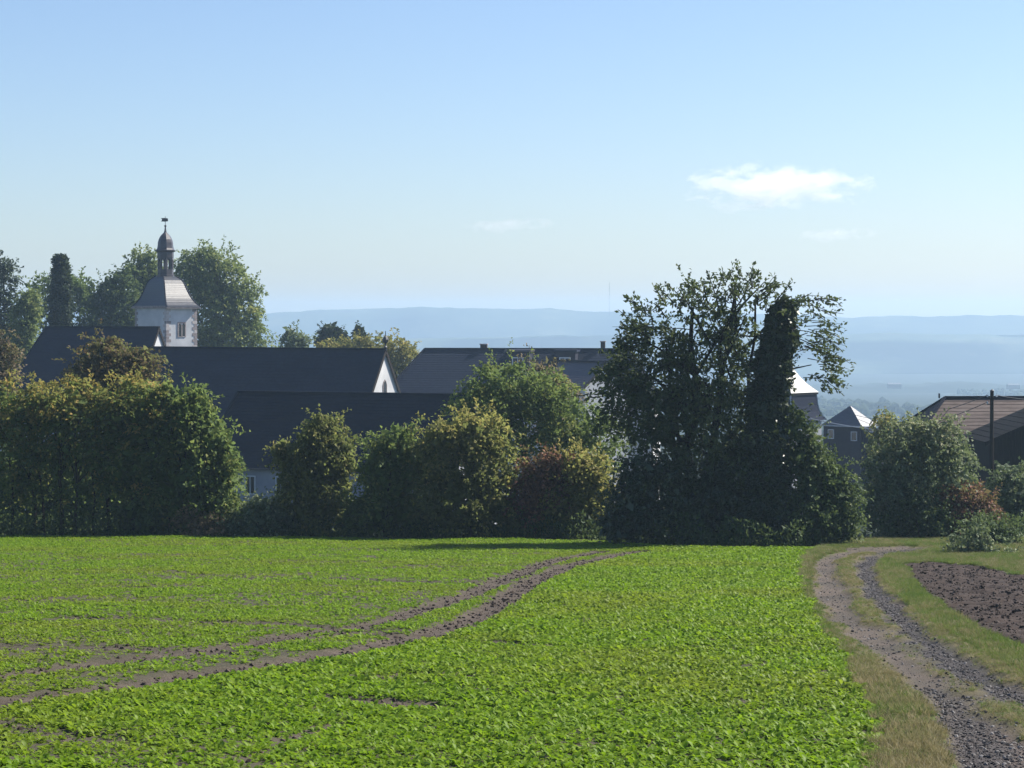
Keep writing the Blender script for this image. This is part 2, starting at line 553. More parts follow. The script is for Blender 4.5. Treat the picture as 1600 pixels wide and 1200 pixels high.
# turf
m, t = new_mat('rough_turf')
co = t.nodes.new('ShaderNodeTexCoord').outputs['Object']
n1 = noise(t, co, .7, 5, .6); n2 = noise(t, co, 14, 4, .7)
c1 = ramp(t, n1, [(.35, (.045, .085, .014)), (.55, (.07, .1, .022)), (.75, (.12, .115, .045))])
finish(t, mix(t, .45, c1, ramp(t, n2, [(.3, (.03, .045, .012)), (.7, (.14, .14, .06))])), .95, .15, n2, .03, .8)
M['turf'] = m
# the far valley: meadows, arable and woods in strips
m, t = new_mat('valley_land')
co = t.nodes.new('ShaderNodeTexCoord').outputs['Object']
n1 = noise(t, mapping(t, co, (.004, .0022, .001)), 1.0, 6, .6)
n2 = noise(t, mapping(t, co, (.02, .012, .01)), 1.0, 4)
vo = t.nodes.new('ShaderNodeTexVoronoi'); vo.inputs['Scale'].default_value = 1.0
t.links.new(mapping(t, co, (.006, .0032, .001)), vo.inputs['Vector'])
land = ramp(t, vo.outputs['Color'], [(.2, (.02, .032, .014)), (.5, (.032, .04, .02)), (.8, (.07, .06, .038))])
c = mix(t, ramp(t, n1, [(.3, (0, 0, 0)), (.37, (1, 1, 1))]), land, (.012, .02, .01))
finish(t, mix(t, .15, c, ramp(t, n2, [(.3, (.012, .02, .008)), (.7, (.05, .055, .03))])), 1.0, .1)
M['valley'] = m

bare = np.clip(np.maximum(rut, trk), 0, 1)
grid_mesh('field', cls == 0, {'bare': rut}, M['soil'])
damp = np.maximum(1 - sstep((dist_poly(X, Y, TRK_R) + .12 * vnoise(X * 2, Y, 19) - .3) / .3), .9 * (1 - sstep((dist_poly(X, Y, DARKB) + .2 * vnoise(X * 2.6, Y * 1.5, 20) - .12) / .35)))
grid_mesh('dirt_track', cls == 1, {'bare': trk, 'damp': damp}, M['gravel'])
grid_mesh('ploughed_ground', cls == 2, {}, M['earth'])
grid_mesh('grass_ground', cls == 3, {}, M['turf'])
grid_mesh('valley_ground', cls == 4, {}, M['valley'])

# ------------------------------------------------------------------ hills on the far side of the valley
def hill(name, d, prof, thick, seed, mat, amp):
    """a ridge at distance d: (pixel x, pixel y of its crest)"""
    px = np.arange(-2600, 4200, 10.0)
    pr = np.array(prof, float)
    cy_ = np.interp(px, pr[:, 0], pr[:, 1])
    P = np.array([at(a, b, d) for a, b in zip(px, cy_)])
    xw = P[:, 0]
    crest = P[:, 2] + amp * (vnoise(xw / 90, xw * 0, seed) + .6 * vnoise(xw / 31, xw * 0, seed + 1) + .4 * vnoise(xw / 12, xw * 0, seed + 2))
    rows = []
    K = 14
    for k in range(K + 1):
        s = k / K
        yy = d - thick + thick * 2 * s
        hgt = sstep(1 - abs(2 * s - 1))
        base = -125.0
        wob = 1 + .08 * vnoise(xw / 200, xw * 0 + k * .7, seed + 4) * (0 if k == K // 2 else 1)
        rows.append(np.stack([xw, np.full_like(xw, yy) + 60 * vnoise(xw / 260, xw * 0 + k, seed + 3) * (0 if k == K // 2 else 1), base + (crest - base) * hgt * wob], -1))
    V = np.concatenate(rows)
    n = len(xw)
    idx = np.arange((K + 1) * n).reshape(K + 1, n)
    q = np.stack([idx[:-1, :-1], idx[:-1, 1:], idx[1:, 1:], idx[1:, :-1]], -1).reshape(-1, 4)
    me = bpy.data.meshes.new(name)
    me.from_pydata([tuple(v) for v in V], [], [tuple(f) for f in q])
    me.polygons.foreach_set('use_smooth', np.ones(len(me.polygons), bool))
    return tag(link(name, me, mat), kind='structure')

m, t = new_mat('wooded_hills')
co = t.nodes.new('ShaderNodeTexCoord').outputs['Object']
n1 = noise(t, mapping(t, co, (.006, .003, .02)), 1.0, 6, .65)
finish(t, ramp(t, n1, [(.4, (.02, .035, .014)), (.55, (.045, .06, .025)), (.7, (.13, .125, .06))]), 1.0, .1)
M['hill'] = m
hill('far_hills', 5100, [(-3000, 490), (0, 488), (420, 487), (560, 484), (690, 481), (800, 483), (960, 486), (1100, 490), (1310, 495), (1500, 494), (1600, 494), (4500, 492)], 420, 11, M['hill'], 3.0)
hill('middle_hills', 4100, [(-3000, 528), (300, 527), (600, 530), (800, 525), (1000, 522), (1310, 522), (1400, 521), (1520, 523), (1600, 524), (2200, 528), (4500, 530)], 260, 31, M['hill'], 1.4)
hill('near_hills', 2900, [(-3000, 606), (600, 606), (1200, 604), (1300, 602), (1380, 598), (1440, 601), (1520, 600), (1600, 604), (4500, 606)], 330, 51, simple('wooded_ridge', (.008, .014, .007), (.02, .03, .012), .02, 1.0, .1, .1), 2.6)

# ------------------------------------------------------------------ leaf-built plants
def card_mesh(name, P, U, Nn, L, W, tint, mat, parent, off, fold=.18):
    """one folded four-cornered leaf per point"""
    n = len(P)
    V = np.cross(Nn, U)
    V /= np.linalg.norm(V, axis=1, keepdims=True) + 1e-9
    Nn = np.cross(U, V)
    L = L[:, None] * 1.12; W = W[:, None] * 1.08
    p0 = P; p1 = P + U * L * .48 + V * W * .5 + Nn * L * fold
    p2 = P + U * L; p3 = P + U * L * .48 - V * W * .5 + Nn * L * fold
    v = np.stack([p0, p1, p2, p3], 1).reshape(-1, 3) - np.asarray(off)
    me = bpy.data.meshes.new(name)
    me.vertices.add(n * 4); me.vertices.foreach_set('co', v.astype(np.float32).ravel())
    me.loops.add(n * 4); me.loops.foreach_set('vertex_index', np.arange(n * 4, dtype=np.int32))
    me.polygons.add(n); me.polygons.foreach_set('loop_start', np.arange(0, n * 4, 4, dtype=np.int32))
    me.update(calc_edges=True)
    a = me.attributes.new('tint', 'FLOAT', 'FACE')
    a.data.foreach_set('value', np.clip(tint, 0, 1).astype(np.float32))
    return link(name, me, mat, parent)

def unit(v):
    return v / (np.linalg.norm(v, axis=1, keepdims=True) + 1e-9)

def lump(d, seed, k=3.0):
    r = np.random.default_rng(seed + 999)
    s = np.zeros(len(d))
    for i in range(5):
        f = r.normal(size=3) * k * (1 + .5 * i)
        s += np.sin(d @ f + r.uniform(0, 6.3)) / (1 + .5 * i)
    return s / 3.0

DENS = .49
def crown_leaves(blobs, n, seed, size=.2, clump=.34, inner=.03, top_tint=0.0, base_tint=.4, sprig=0.12, rough=.36, droop=.2):
    """blobs: (centre, radii, weight). returns P,U,N,L,W,tint"""
    rng = np.random.default_rng(seed)
    wts = np.array([b[2] * (b[1][0] * b[1][1] * b[1][2]) ** (2 / 3.) for b in blobs])
    wts /= wts.sum()
    Ps, Ts, Os, Ls, Us = [], [], [], [], []
    zs = [b[0][2] + b[1][2] for b in blobs]; zl = [b[0][2] - b[1][2] for b in blobs]
    z1, z0 = max(zs), min(zl)
    for bi, (c, r, wb_) in enumerate(blobs):
        c, r = np.array(c), np.array(r)
        nb = int(n * wts[bi])
        # shell leaves in flat pads, each carried by its own shoot, with gaps between
        per = 46
        K = max(6, int(nb * DENS * (1 - inner * .4) / per))
        d = unit(rng.normal(size=(K, 3)))
        f = 1 - .55 * rng.random(K) ** 1.6
        f *= 1 + rough * lump(d, seed * 7 + bi)
        cc = c + d * r * f[:, None]
        ct = rng.normal(0, .24, K)
        cr = clump * rng.uniform(.55, 1.6, K)
        pn = unit(d * .75 + np.array([0, 0, .75]) + rng.normal(size=(K, 3)) * .35)      # normal of the pad
        k = np.repeat(np.arange(K), per)
        q = rng.normal(size=(K * per, 3)) * cr[k][:, None]
        along = (q * pn[k]).sum(1, keepdims=True)
        q = q - pn[k] * along * .72
        q -= np.array([0, 0, 1]) * ((q ** 2).sum(1) / (cr[k] * 4.5))[:, None]            # pads hang at their rim
        pts = cc[k] + q * .72
        Ps.append(pts); Ts.append(ct[k] + rng.normal(0, .12, len(k)))
        Os.append(pn[k] * 1.3); Ls.append(size * rng.uniform(.65, 1.3, len(k)))
        Us.append(unit(unit(q) * .7 + rng.normal(size=(len(k), 3)) * .6 + np.array([0, 0, -droop])))
        # sprigs reaching out of the outline
        ns = int(K * sprig * 4.0)
        if ns:
            d2 = unit(rng.normal(size=(ns, 3)) + np.array([0, 0, .45]))
            st = c + d2 * r * (1 + rough * lump(d2, seed * 7 + bi))[:, None] * .9
            gd = unit(d2 + rng.normal(size=(ns, 3)) * .45 + np.array([0, 0, .25]))
            m_ = 14
            ln = clump * rng.uniform(1.0, 3.4, ns)
            k = np.repeat(np.arange(ns), m_)
            s = np.tile(np.linspace(0, 1, m_), ns)
            pts = st[k] + gd[k] * (s * ln[k])[:, None] + np.array([0, 0, -1]) * (s ** 2 * ln[k] * .2)[:, None] + rng.normal(size=(len(k), 3)) * .05
            Ps.append(pts); Ts.append(rng.normal(.05, .14, len(k))); Os.append(gd[k])
            Ls.append(size * rng.uniform(.6, 1.1, len(k)))
            Us.append(unit(gd[k] * .6 + rng.normal(size=(len(k), 3)) * .8))
        # inner mass: oversized leaves added to block light, tinted darker as if shaded
        ni = int(nb * DENS * inner * (1 if wb_ > .7 else .15))
        d = unit(rng.normal(size=(ni, 3)))
        pts = c + d * r * (.78 * rng.random(ni)[:, None] ** (1 / 3.))
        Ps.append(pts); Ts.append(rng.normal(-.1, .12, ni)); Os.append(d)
        Ls.append(size * rng.uniform(1.6, 2.8, ni)); Us.append(unit(rng.normal(size=(ni, 3))))
    P = np.concatenate(Ps); T = np.concatenate(Ts); O = np.concatenate(Os); L = np.concatenate(Ls); U = np.concatenate(Us)
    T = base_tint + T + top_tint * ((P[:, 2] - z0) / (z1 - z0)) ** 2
    Nn = unit(O * .6 + np.array([0, 0, .5]) + rng.normal(size=P.shape) * .62)
    # nothing grows under the ground
    gz = zg(P[:, 0], P[:, 1])
    keep = P[:, 2] > gz + .05
    return P[keep], U[keep], Nn[keep], L[keep], L[keep] * rng.uniform(.5, .72, keep.sum()), T[keep]

LEAF = {
 'green': leaf_mat('leaf_green', (0.054, 0.093, 0.026), (0.116, 0.177, 0.043), (0.292, 0.282, 0.065)),
 'green_autumn': leaf_mat('leaf_green_turning', (0.046, 0.087, 0.024), (0.114, 0.169, 0.039), (0.414, 0.287, 0.070)),
 'deep': leaf_mat('leaf_deep', (0.026, 0.052, 0.023), (0.058, 0.099, 0.034), (0.155, 0.189, 0.060), .3),
 'ash': leaf_mat('leaf_ash', (0.020, 0.036, 0.016), (0.043, 0.067, 0.026), (0.106, 0.126, 0.046), .28),
 'ivy': leaf_mat('leaf_ivy', (0.015, 0.030, 0.015), (0.031, 0.055, 0.022), (0.086, 0.107, 0.041), .15, .4, .45),
 'olive': leaf_mat('leaf_olive', (0.083, 0.094, 0.030), (0.177, 0.182, 0.049), (0.414, 0.340, 0.094)),
 'grey': leaf_mat('leaf_greygreen', (0.062, 0.093, 0.052), (0.145, 0.186, 0.099), (0.331, 0.332, 0.189), .3),
 'brown': leaf_mat('leaf_brown', (.060, .048, .024), (.135, .090, .042), (.285, .165, .060)),
 'rust': leaf_mat('leaf_rust', (.063, .029, .025), (.126, .050, .038), (.273, .126, .074), .3),
 'lime': leaf_mat('leaf_lime', (.086, .129, .038), (.172, .216, .061), (.345, .345, .103), .42),
 'yellow': leaf_mat('leaf_yellow', (.112, .120, .030), (.240, .217, .048), (.405, .315, .075), .42),
 'conifer': leaf_mat('leaf_conifer', (.015, .027, .017), (.033, .054, .027), (.068, .093, .045), .12),
 'dry': leaf_mat('leaf_dry', (.150, .112, .068), (.270, .195, .120), (.420, .315, .195), .3),
}

def plant(name, label, cat, d, base_px, blobs, leaf, n, seed, stems=None, bark='bark', group=None, crown_name=None, rd=.85, **kw):
    """blobs in the photograph's pixels at depth d: (x, y, rx, ry[, depth shift]); stems: (x base, x top, y top, radius m[, depth shift])"""
    bx = at(base_px, 700, d)[0]
    base = np.array((bx, d, float(zg(bx, d))))
    th = empty(name, base)
    tag(th, label, cat, group)
    B = []
    for b in blobs:
        dd = d + (b[4] if len(b) > 4 else 0)
        c = at(b[0], b[1], dd)
        s = dd / F
        rx, rz = b[2] * s, b[3] * s
        B.append((c, (rx, max(.5, min(rx, rz * 1.3) * rd), rz), b[5] if len(b) > 5 else 1.0))
    P, U, Nn, L, W, T = crown_leaves(B, n, seed, **kw)
    is_tree = cat == 'tree'
    cn = crown_name or ('crown' if is_tree else 'foliage')
    o = card_mesh(cn, P, U, Nn, L, W, T, LEAF[leaf], th, base)
    rng = random.Random(seed)
    mb = MB()
    for s in (stems or [(base_px, blobs[0][0], blobs[0][1], .08)]):
        sd = d + (s[4] if len(s) > 4 else rng.uniform(-.5, .5))
        p0 = at(s[0], 700, sd); p0[2] = float(zg(p0[0], sd)) - .1
        p1 = at(s[1], s[2], sd)
        pts, rad = [], []
        kk = 7
        jx = 0.06 * (p1[2] - p0[2])
        for i in range(kk + 1):
            q = i / kk
            p = p0 * (1 - q) + p1 * q
            off = math.sin(q * math.pi) * jx
            pts.append((p[0] + rng.uniform(-.4, .4) * off, p[1] + rng.uniform(-.4, .4) * off, p[2]))
            rad.append(s[3] * (1.25 if i == 0 else 1 - .72 * q))
        mb.tube([np.array(p) - base for p in pts], rad, 7, .1, rng)
        # limbs leaving the stem into the crown
        for _ in range(5 if is_tree else 2):
            i = rng.randint(3, kk - 1)
            st = np.array(pts[i])
            bb = B[rng.randrange(len(B))]
            tgt = bb[0] + np.array([rng.uniform(-.75, .75) * bb[1][0], rng.uniform(-.7, .7) * bb[1][1], rng.uniform(-.2, .8) * bb[1][2]])
            if tgt[2] < st[2]: tgt[2] = st[2] + rng.uniform(.2, .9)
            midp = (st + tgt) / 2 + np.array([rng.uniform(-.2, .2), rng.uniform(-.2, .2), .15])
            r0 = rad[i] * .6
            mb.tube([st - base, midp - base, tgt - base], [r0, r0 * .6, r0 * .18], 5)
    mb.build('trunk' if is_tree else 'stem', M[bark], th)
    return th, o

def edge_d(px, off=2.0):
    """depth of a plant standing OFF metres behind the edge of the field"""
    d = 95.0
    for _ in range(8):
        d = float(edge_y(at(px, 700, d)[0])) + off
    return d

# ------------------------------------------------------------------ buildings
def solve_left(P, th, xl):
    """length along the ridge so that its far end shows at pixel xl"""
    lo, hi = 0.5, 200.0
    for _ in range(60):
        L = (lo + hi) / 2
        q = P - L * np.array((math.cos(th), -math.sin(th), 0))
        px = 800 + F * q[0] / q[1]
        if px > xl: lo = L
        else: hi = L
    return L

def window(parent, u, zc, wall, wd, ht, off, frame_mat='paint_pale', bars=1, name='window'):
    """window on a wall: frame standing proud, pane recessed in it. wall: 'front' (-y) or 'right' (+x); off = wall's coordinate"""
    fb, pb = MB(), MB()
    t_ = max(.07, wd * .09)
    def bx(mb, a0, z0, a1, z1, d0, d1):
        if wall == 'front': mb.box(a0, off - d1, z0, a1, off - d0, z1)
        else: mb.box(off + d0, a0, z0, off + d1, a1, z1)
    x0, x1, z0, z1 = u - wd / 2, u + wd / 2, zc - ht / 2, zc + ht / 2
    bx(fb, x0, z0, x0 + t_, z1, 0, .07); bx(fb, x1 - t_, z0, x1, z1, 0, .07)
    bx(fb, x0 + t_, z0, x1 - t_, z0 + t_, 0, .07); bx(fb, x0 + t_, z1 - t_, x1 - t_, z1, 0, .07)
    for k in range(bars):
        c = x0 + wd * (k + 1) / (bars + 1)
        bx(fb, c - t_ / 3, z0 + t_, c + t_ / 3, z1 - t_, 0, .06)
    w_ = fb.build(name, M[frame_mat], parent)
    bx(pb, x0 + .01, z0 + .01, x1 - .01, z1 - .01, .005, .025)
    pb.build('pane', M['glass'], w_)
    return w_

def house(name, label, cat, pr, xl, theta, W, slope, hipL=0.0, hipR=0.0, roof='slate', wall='render', over=.3, course=.32, cap='slate_dark', cap_w=.3):
    """pr = (px, py, d) of the right end of the ridge, xl = pixel x of its left end, theta = turn of the right end towards the camera"""
    th = R(theta)
    P = at(*pr)
    Lr = solve_left(P, th, xl)
    u = np.array((math.cos(th), -math.sin(th), 0))
    mid_ = P - u * Lr / 2
    # the plan centre lies under the middle of the whole length
    ctr = mid_ + u * (hipR - hipL) / 2
    L = Lr + hipL + hipR
    z0 = float(zg(ctr[0], ctr[1])) - .4
    ro = empty(name, (ctr[0], ctr[1], z0), -th)
    tag(ro, label, cat)
    hr = P[2] - z0
    rise = W / 2 * math.tan(R(slope))
    he = hr - rise
    hl, hw = L / 2, W / 2
    # wall shell with the gables
    wb = MB()
    lo = [(-hl, -hw, 0), (hl, -hw, 0), (hl, hw, 0), (-hl, hw, 0)]
    up_ = [(x, y, he) for x, y, _ in lo]
    wb.add(lo + up_, [(0, 1, 5, 4), (1, 2, 6, 5), (2, 3, 7, 6), (3, 0, 4, 7), (4, 5, 6, 7)])
    if not hipL: wb.add([(-hl, -hw, he), (-hl, hw, he), (-hl, 0, hr - .12)], [(0, 2, 1)])
    if not hipR: wb.add([(hl, -hw, he), (hl, hw, he), (hl, 0, hr - .12)], [(0, 1, 2)])
    wb.build('wall', M[wall], ro)
    k = over / hw
    zo = he - rise * k
    ol = over if hipL else .18
    orr = over if hipR else .18
    A, B, Cc, D = (-hl - ol, -hw - over, zo), (hl + orr, -hw - over, zo), (hl + orr, hw + over, zo), (-hl - ol, hw + over, zo)
    R1 = (-hl + hipL - (0 if hipL else ol), 0, hr + .02); R2 = (hl - hipR + (0 if hipR else orr), 0, hr + .02)
    rb = MB()
    n = max(6, int(math.hypot(rise, hw) / course))
    rb.courses(A, B, R2, R1, n, .022)
    rb.courses(Cc, D, R1, R2, n, .022)
    if hipL: rb.courses(D, A, R1, R1, n, .022)
    if hipR: rb.courses(B, Cc, R2, R2, n, .022)
    rf = rb.build('roof', M[roof], ro)
    cb = MB()
    cb.beam((R1[0], 0, R1[2] + .05), (R2[0], 0, R2[2] + .05), cap_w, .16)
    if hipL:
        cb.beam((A[0], A[1], A[2] + .08), (R1[0], 0, R1[2] + .05), cap_w * .8, .1); cb.beam((D[0], D[1], D[2] + .08), (R1[0], 0, R1[2] + .05), cap_w * .8, .1)
    if hipR:
        cb.beam((B[0], B[1], B[2] + .08), (R2[0], 0, R2[2] + .05), cap_w * .8, .1); cb.beam((Cc[0], Cc[1], Cc[2] + .08), (R2[0], 0, R2[2] + .05), cap_w * .8, .1)
    cb.build('ridge_cap', M[cap], ro)
    if not hipL or not hipR:
        for e, hip, sg in ((R1, hipL, A[0]), (R2, hipR, B[0])):
            if hip: continue
            for sy in (-1, 1):
                vb = MB()
                vb.beam((sg - .03 * np.sign(sg), sy * (hw + over), zo - .08), (sg - .03 * np.sign(sg), 0, hr - .08), .06, .26)
                vb.build('bargeboard', M['wood_dark'], ro)
    gb = MB()
    gb.beam((A[0], A[1] - .07, zo - .04), (B[0], B[1] - .07, zo - .04), .13, .1)
    gb.beam((D[0], D[1] + .07, zo - .04), (Cc[0], Cc[1] + .07, zo - .04), .13, .1)
    gb.build('gutter', M['metal_dark'], ro)
    return ro, dict(L=L, W=W, he=he, hr=hr, rise=rise, z0=z0, ctr=ctr, th=th)

def chimney(ro, x, y, z0, z1, w_=.7, mat='brick_dark'):
    mb = MB().box(x - w_ / 2, y - w_ / 2, z0, x + w_ / 2, y + w_ / 2, z1 - .12)
    o = mb.build('chimney', M[mat], ro)
    MB().box(x - w_ / 2 - .07, y - w_ / 2 - .07, z1 - .12, x + w_ / 2 + .07, y + w_ / 2 + .07, z1).build('chimney_cap', M['stone'], o)

# the house with the hipped left end beneath the columnar tree
r1, i1 = house('slate_house', 'dark slate roofed house with a thin white gable end, below the columnar cypress', 'house', (247, 512, 224), 72, 25, 9.2, 60, hipL=2.9)
window(r1, 0.0, i1['he'] - 2.0, 'right', 1.0, 1.6, i1['L'] / 2)
for x in (-4.0, 0.0, 4.0): window(r1, x, i1['he'] - 1.6, 'front', 1.0, 1.5, -i1['W'] / 2)

# the long nave
r2, i2 = house('church_nave', 'long dark slate nave roof ending in a narrow white gable with a pointed slit window', 'church', (601, 546.5, 196), 236, 31, 9.6, 60, course=.33)
fb = MB()
hx, hz = i2['L'] / 2 + .1, i2['hr']
fb.ring([(.14, hz - .1), (.17, hz + .25), (.09, hz + .35), (.07, hz + .55), (.24, hz + .7), (.3, hz + .95), (.2, hz + 1.15), (.05, hz + 1.3), (.03, hz + 1.75)], 8, 0, hx, 0)
fb.build('finial', M['metal_dark'], r2)
# slit window of the gable: pointed reveal and pane
wx = i2['L'] / 2
def lancet(mb, x, yc, z0, z1, hw_, d0, d1):
    zs = z1 - hw_ * 1.6
    ol = [(yc - hw_, z0), (yc + hw_, z0), (yc + hw_, zs), (yc + hw_ * .6, zs + (z1 - zs) * .6), (yc, z1), (yc - hw_ * .6, zs + (z1 - zs) * .6), (yc - hw_, zs)]
    n = len(ol)
    mb.add([(x + d0, a, b) for a, b in ol] + [(x + d1, a, b) for a, b in ol],
           [tuple(range(n, 2 * n)), tuple(range(n))[::-1]] + [(i, (i + 1) % n, n + (i + 1) % n, n + i) for i in range(n)])
fr = MB(); lancet(fr, wx, 0, hz - 4.35, hz - 2.75, .34, .002, .05)
wn = fr.build('slit_window', M['stone'], r2)
fr = MB(); lancet(fr, wx, 0, hz - 4.27, hz - 2.85, .25, .052, .062)
fr.build('pane', M['glass'], wn)
for x in np.linspace(-10, 10, 6): window(r2, float(x), i2['he'] - 2.6, 'front', 1.1, 3.0, -i2['W'] / 2, 'stone')

# lower building in front of the nave
r3, i3 = house('low_slate_house', 'low dark slate roofed house in front of the nave, white wall under its eaves', 'house', (745, 618, 166), 372, 20, 9.2, 50, hipL=.9, roof='slate_dark', wall='render_grey', course=.3)  # the grey render carries the white wall's shade in its colour
for x in np.linspace(-6.6, 7, 6): window(r3, float(x), i3['he'] - 1.7, 'front', .95, 1.5, -i3['W'] / 2)

# big house right of the nave gable
r4, i4 = house('large_slate_house', 'wide slate roofed house with a small chimney and dormers, behind the rounded green tree', 'house', (985, 546, 240), 664, 8, 12, 44, hipL=4.4, hipR=3.0, course=.34)
sc4 = 240 / F
def loc4(px): return (px - (664 + 985) / 2) * sc4 / math.cos(R(8)) + (i4['L'] - (i4['L'] - 7.4)) * 0
chimney(r4, loc4(756) + .7, .3, i4['hr'] - 1.0, i4['hr'] + .62, .75)
chimney(r4, loc4(943) + .7, .3, i4['hr'] - 1.0, i4['hr'] + .95, .5)
for px_, wd, mt in ((817, 2.6, 'slate_purple'), (890, 2.3, 'slate')):
    x = loc4(px_) + .7
    y1 = -i4['W'] / 2 * .62
    zb = i4['hr'] - (i4['W'] / 2 + y1) * 0 - abs(y1) * math.tan(R(44))
    dm = MB()
    ztop = i4['hr'] + .1
    dm.box(x - wd / 2, y1, zb - .1, x + wd / 2, -.4, ztop - .35)
    do = dm.build('dormer', M['slate_clad'], r4)
    db = MB().box(x - wd / 2 - .2, y1 - .25, ztop - .35, x + wd / 2 + .2, .3, ztop - .12)
    db.build('dormer_roof', M[mt], do)
    window(do, x, ztop - 1.5, 'front', 1.3, 1.1, y1, 'paint_pale', 1, 'dormer_window')

# pale house between the rounded tree and the tall tree
r4b, i4b = house('pale_house', 'small pale walled house glimpsed between the rounded tree and the tall dark tree', 'house', (948, 566, 212), 876, 52, 5.6, 38, roof='slate_purple', wall='render', course=.3)
window(r4b, 0, i4b['he'] - 1.1, 'front', .8, 1.1, -i4b['W'] / 2)
window(r4b, .3, i4b['he'] - .6, 'right', .8, 1.1, i4b['L'] / 2)

# church tower -----------------------------------------------------------
TD = 252.0
ts = TD / F
tc = at(259, 482, TD)
tx, ty = tc[0], tc[1]
tz0 = float(zg(tx, ty)) - .4
tw = empty('church_tower', (tx, ty, tz0), R(-50))
tag(tw, 'white church tower with sandstone corners under a curved slate roof and open lantern', 'church tower')
a = 2.83
ztop = tc[2] - tz0
ax, ay = 3.6, 2.08
MB().box(-ax, -ay, 0, ax, ay, ztop).build('wall', M['render'], tw)
# corner stones, alternately long and short
rngq = random.Random(4)
for (sx, sy) in ((-1, -1), (1, -1), (1, 1), (-1, 1)):
    z = ztop - .05
    k = 0
    while z > ztop - 7.5:
        h = .36
        lx, ly = (.66, .36) if k % 2 else (.36, .62)
        o_ = .03
        mb = MB()
        x0, x1 = sorted((sx * (ax + o_), sx * (ax - lx))); y0, y1 = sorted((sy * (ay + o_), sy * (ay - ly)))
        mb.box(x0, y0, z - h + .025, x1, y1, z)
        mb.build('corner_stone', M['stone' if rngq.random() < .6 else 'stone_pale'], tw)
        z -= h; k += 1
MB().box(-ax - .14, -ay - .14, ztop, ax + .14, ay + .14, ztop + .16).box(-ax - .26, -ay - .26, ztop + .16, ax + .26, ay + .26, ztop + .3).build('cornice', M['stone'], tw)
rx_ = lambda r: r + .77 * (r - .88) / 1.95
ry_ = lambda r: r - .75 * (r - .88) / 1.95
zl = lambda py: at(259, py, TD)[2] - tz0
prof = [(3.22, zl(479.5)), (2.95, zl(477)), (2.66, zl(472.5)), (2.4, zl(467)), (2.18, zl(461)), (2.0, zl(455)), (1.84, zl(449)), (1.68, zl(443)), (1.46, zl(438)), (1.15, zl(434.5)), (.88, zl(432))]
rb = MB()
for (r0, z0_), (r1_, z1_) in zip(prof[:-1], prof[1:]):
    n = max(1, int(round(math.hypot(r1_ - r0, z1_ - z0_) / .3)))
    for k in range(4):
        c4 = [(-1, -1), (1, -1), (1, 1), (-1, 1)]
        p, q = c4[k], c4[(k + 1) % 4]
        rb.courses((p[0] * rx_(r0), p[1] * ry_(r0), z0_), (q[0] * rx_(r0), q[1] * ry_(r0), z0_), (q[0] * rx_(r1_), q[1] * ry_(r1_), z1_), (p[0] * rx_(r1_), p[1] * ry_(r1_), z1_), n, .025)
rb.build('roof', M['slate_gloss'], tw)
MB().box(-rx_(3.2), -ry_(3.2), zl(482), rx_(3.2), ry_(3.2), zl(479.6)).build('eaves_board', M['stone'], tw)
for sx, sy in ((-1, -1), (1, -1), (1, 1), (-1, 1)):
    hb = MB()
    for (r0, z0_), (r1_, z1_) in zip(prof[:-1], prof[1:]):
        hb.beam((sx * rx_(r0), sy * ry_(r0), z0_ + .03), (sx * rx_(r1_), sy * ry_(r1_), z1_ + .03), .14, .08)
    hb.build('hip_cap', M['slate_dark'], tw)
# lantern
lt = MB().ring([(1.05, zl(433)), (1.05, zl(430)), (.95, zl(429.5)), (.95, zl(421))], 8, R(22.5)).build('lantern_base', M['slate_purple'], tw)
for k in range(8):
    an = R(22.5 + 45 * k)
    MB().ring([(.15, zl(421)), (.15, zl(401))], 4, an, .8 * math.cos(an), .8 * math.sin(an)).build('lantern_post', M['slate_purple'], tw)
lb = MB()
for k in range(8):     # arched heads between the posts
    a0, a1 = R(22.5 + 45 * k), R(67.5 + 45 * k)
    p, q = np.array((math.cos(a0), math.sin(a0))) * .82, np.array((math.cos(a1), math.sin(a1))) * .82
    for s0, s1, dz in ((.1, .3, 3.2), (.3, .7, 1.6), (.7, .9, 3.2)):
        u0, u1 = p * (1 - s0) + q * s0, p * (1 - s1) + q * s1
        lb.beam((u0[0], u0[1], zl(403 - 0) - dz * .03), (u1[0], u1[1], zl(403) - dz * .03), .16, .16 + dz * .06)
lb.build('lantern_arch', M['slate_purple'], tw)
MB().ring([(.98, zl(402)), (.98, zl(394)), (1.06, zl(393.6)), (1.22, zl(391.8)), (1.22, zl(391)), (1.0, zl(390))], 8, R(22.5)).build('lantern_cornice', M['slate_purple'], tw)
MB().ring([(1.08, zl(390.5)), (.98, zl(388)), (.93, zl(384)), (.9, zl(379)), (.8, zl(374)), (.6, zl(369)), (.36, zl(365.5)), (.17, zl(363)), (.11, zl(359)), (.07, zl(354))], 8, R(22.5)).build('dome', M['slate_purple'], tw)
sp_ = MB().ring([(.05, zl(355)), (.14, zl(353.5)), (.14, zl(352.5)), (.035, zl(351)), (.03, zl(338))], 8).build('spire_rod', M['metal_dark'], tw)
# weather vane: little flag with a notched tail, turning on the rod
wv = MB()
fl = [(-.32, -.2), (-.5, -.2), (-.36, 0), (-.5, .2), (-.05, .22), (.3, .17), (.3, -.17), (-.05, -.22)]
zc_ = zl(343.5)
ca, sa = math.cos(R(50)), math.sin(R(50))
for s in (-1, 1):
    pass
n = len(fl)
wv.add([(x * ca, x * sa - .02, zc_ + z) for x, z in fl] + [(x * ca, x * sa + .02, zc_ + z) for x, z in fl],
       [tuple(range(n)), tuple(range(n, 2 * n))[::-1]] + [(i, n + i, n + (i + 1) % n, (i + 1) % n) for i in range(n)])
wv.build('weather_vane', M['metal_dark'], sp_)
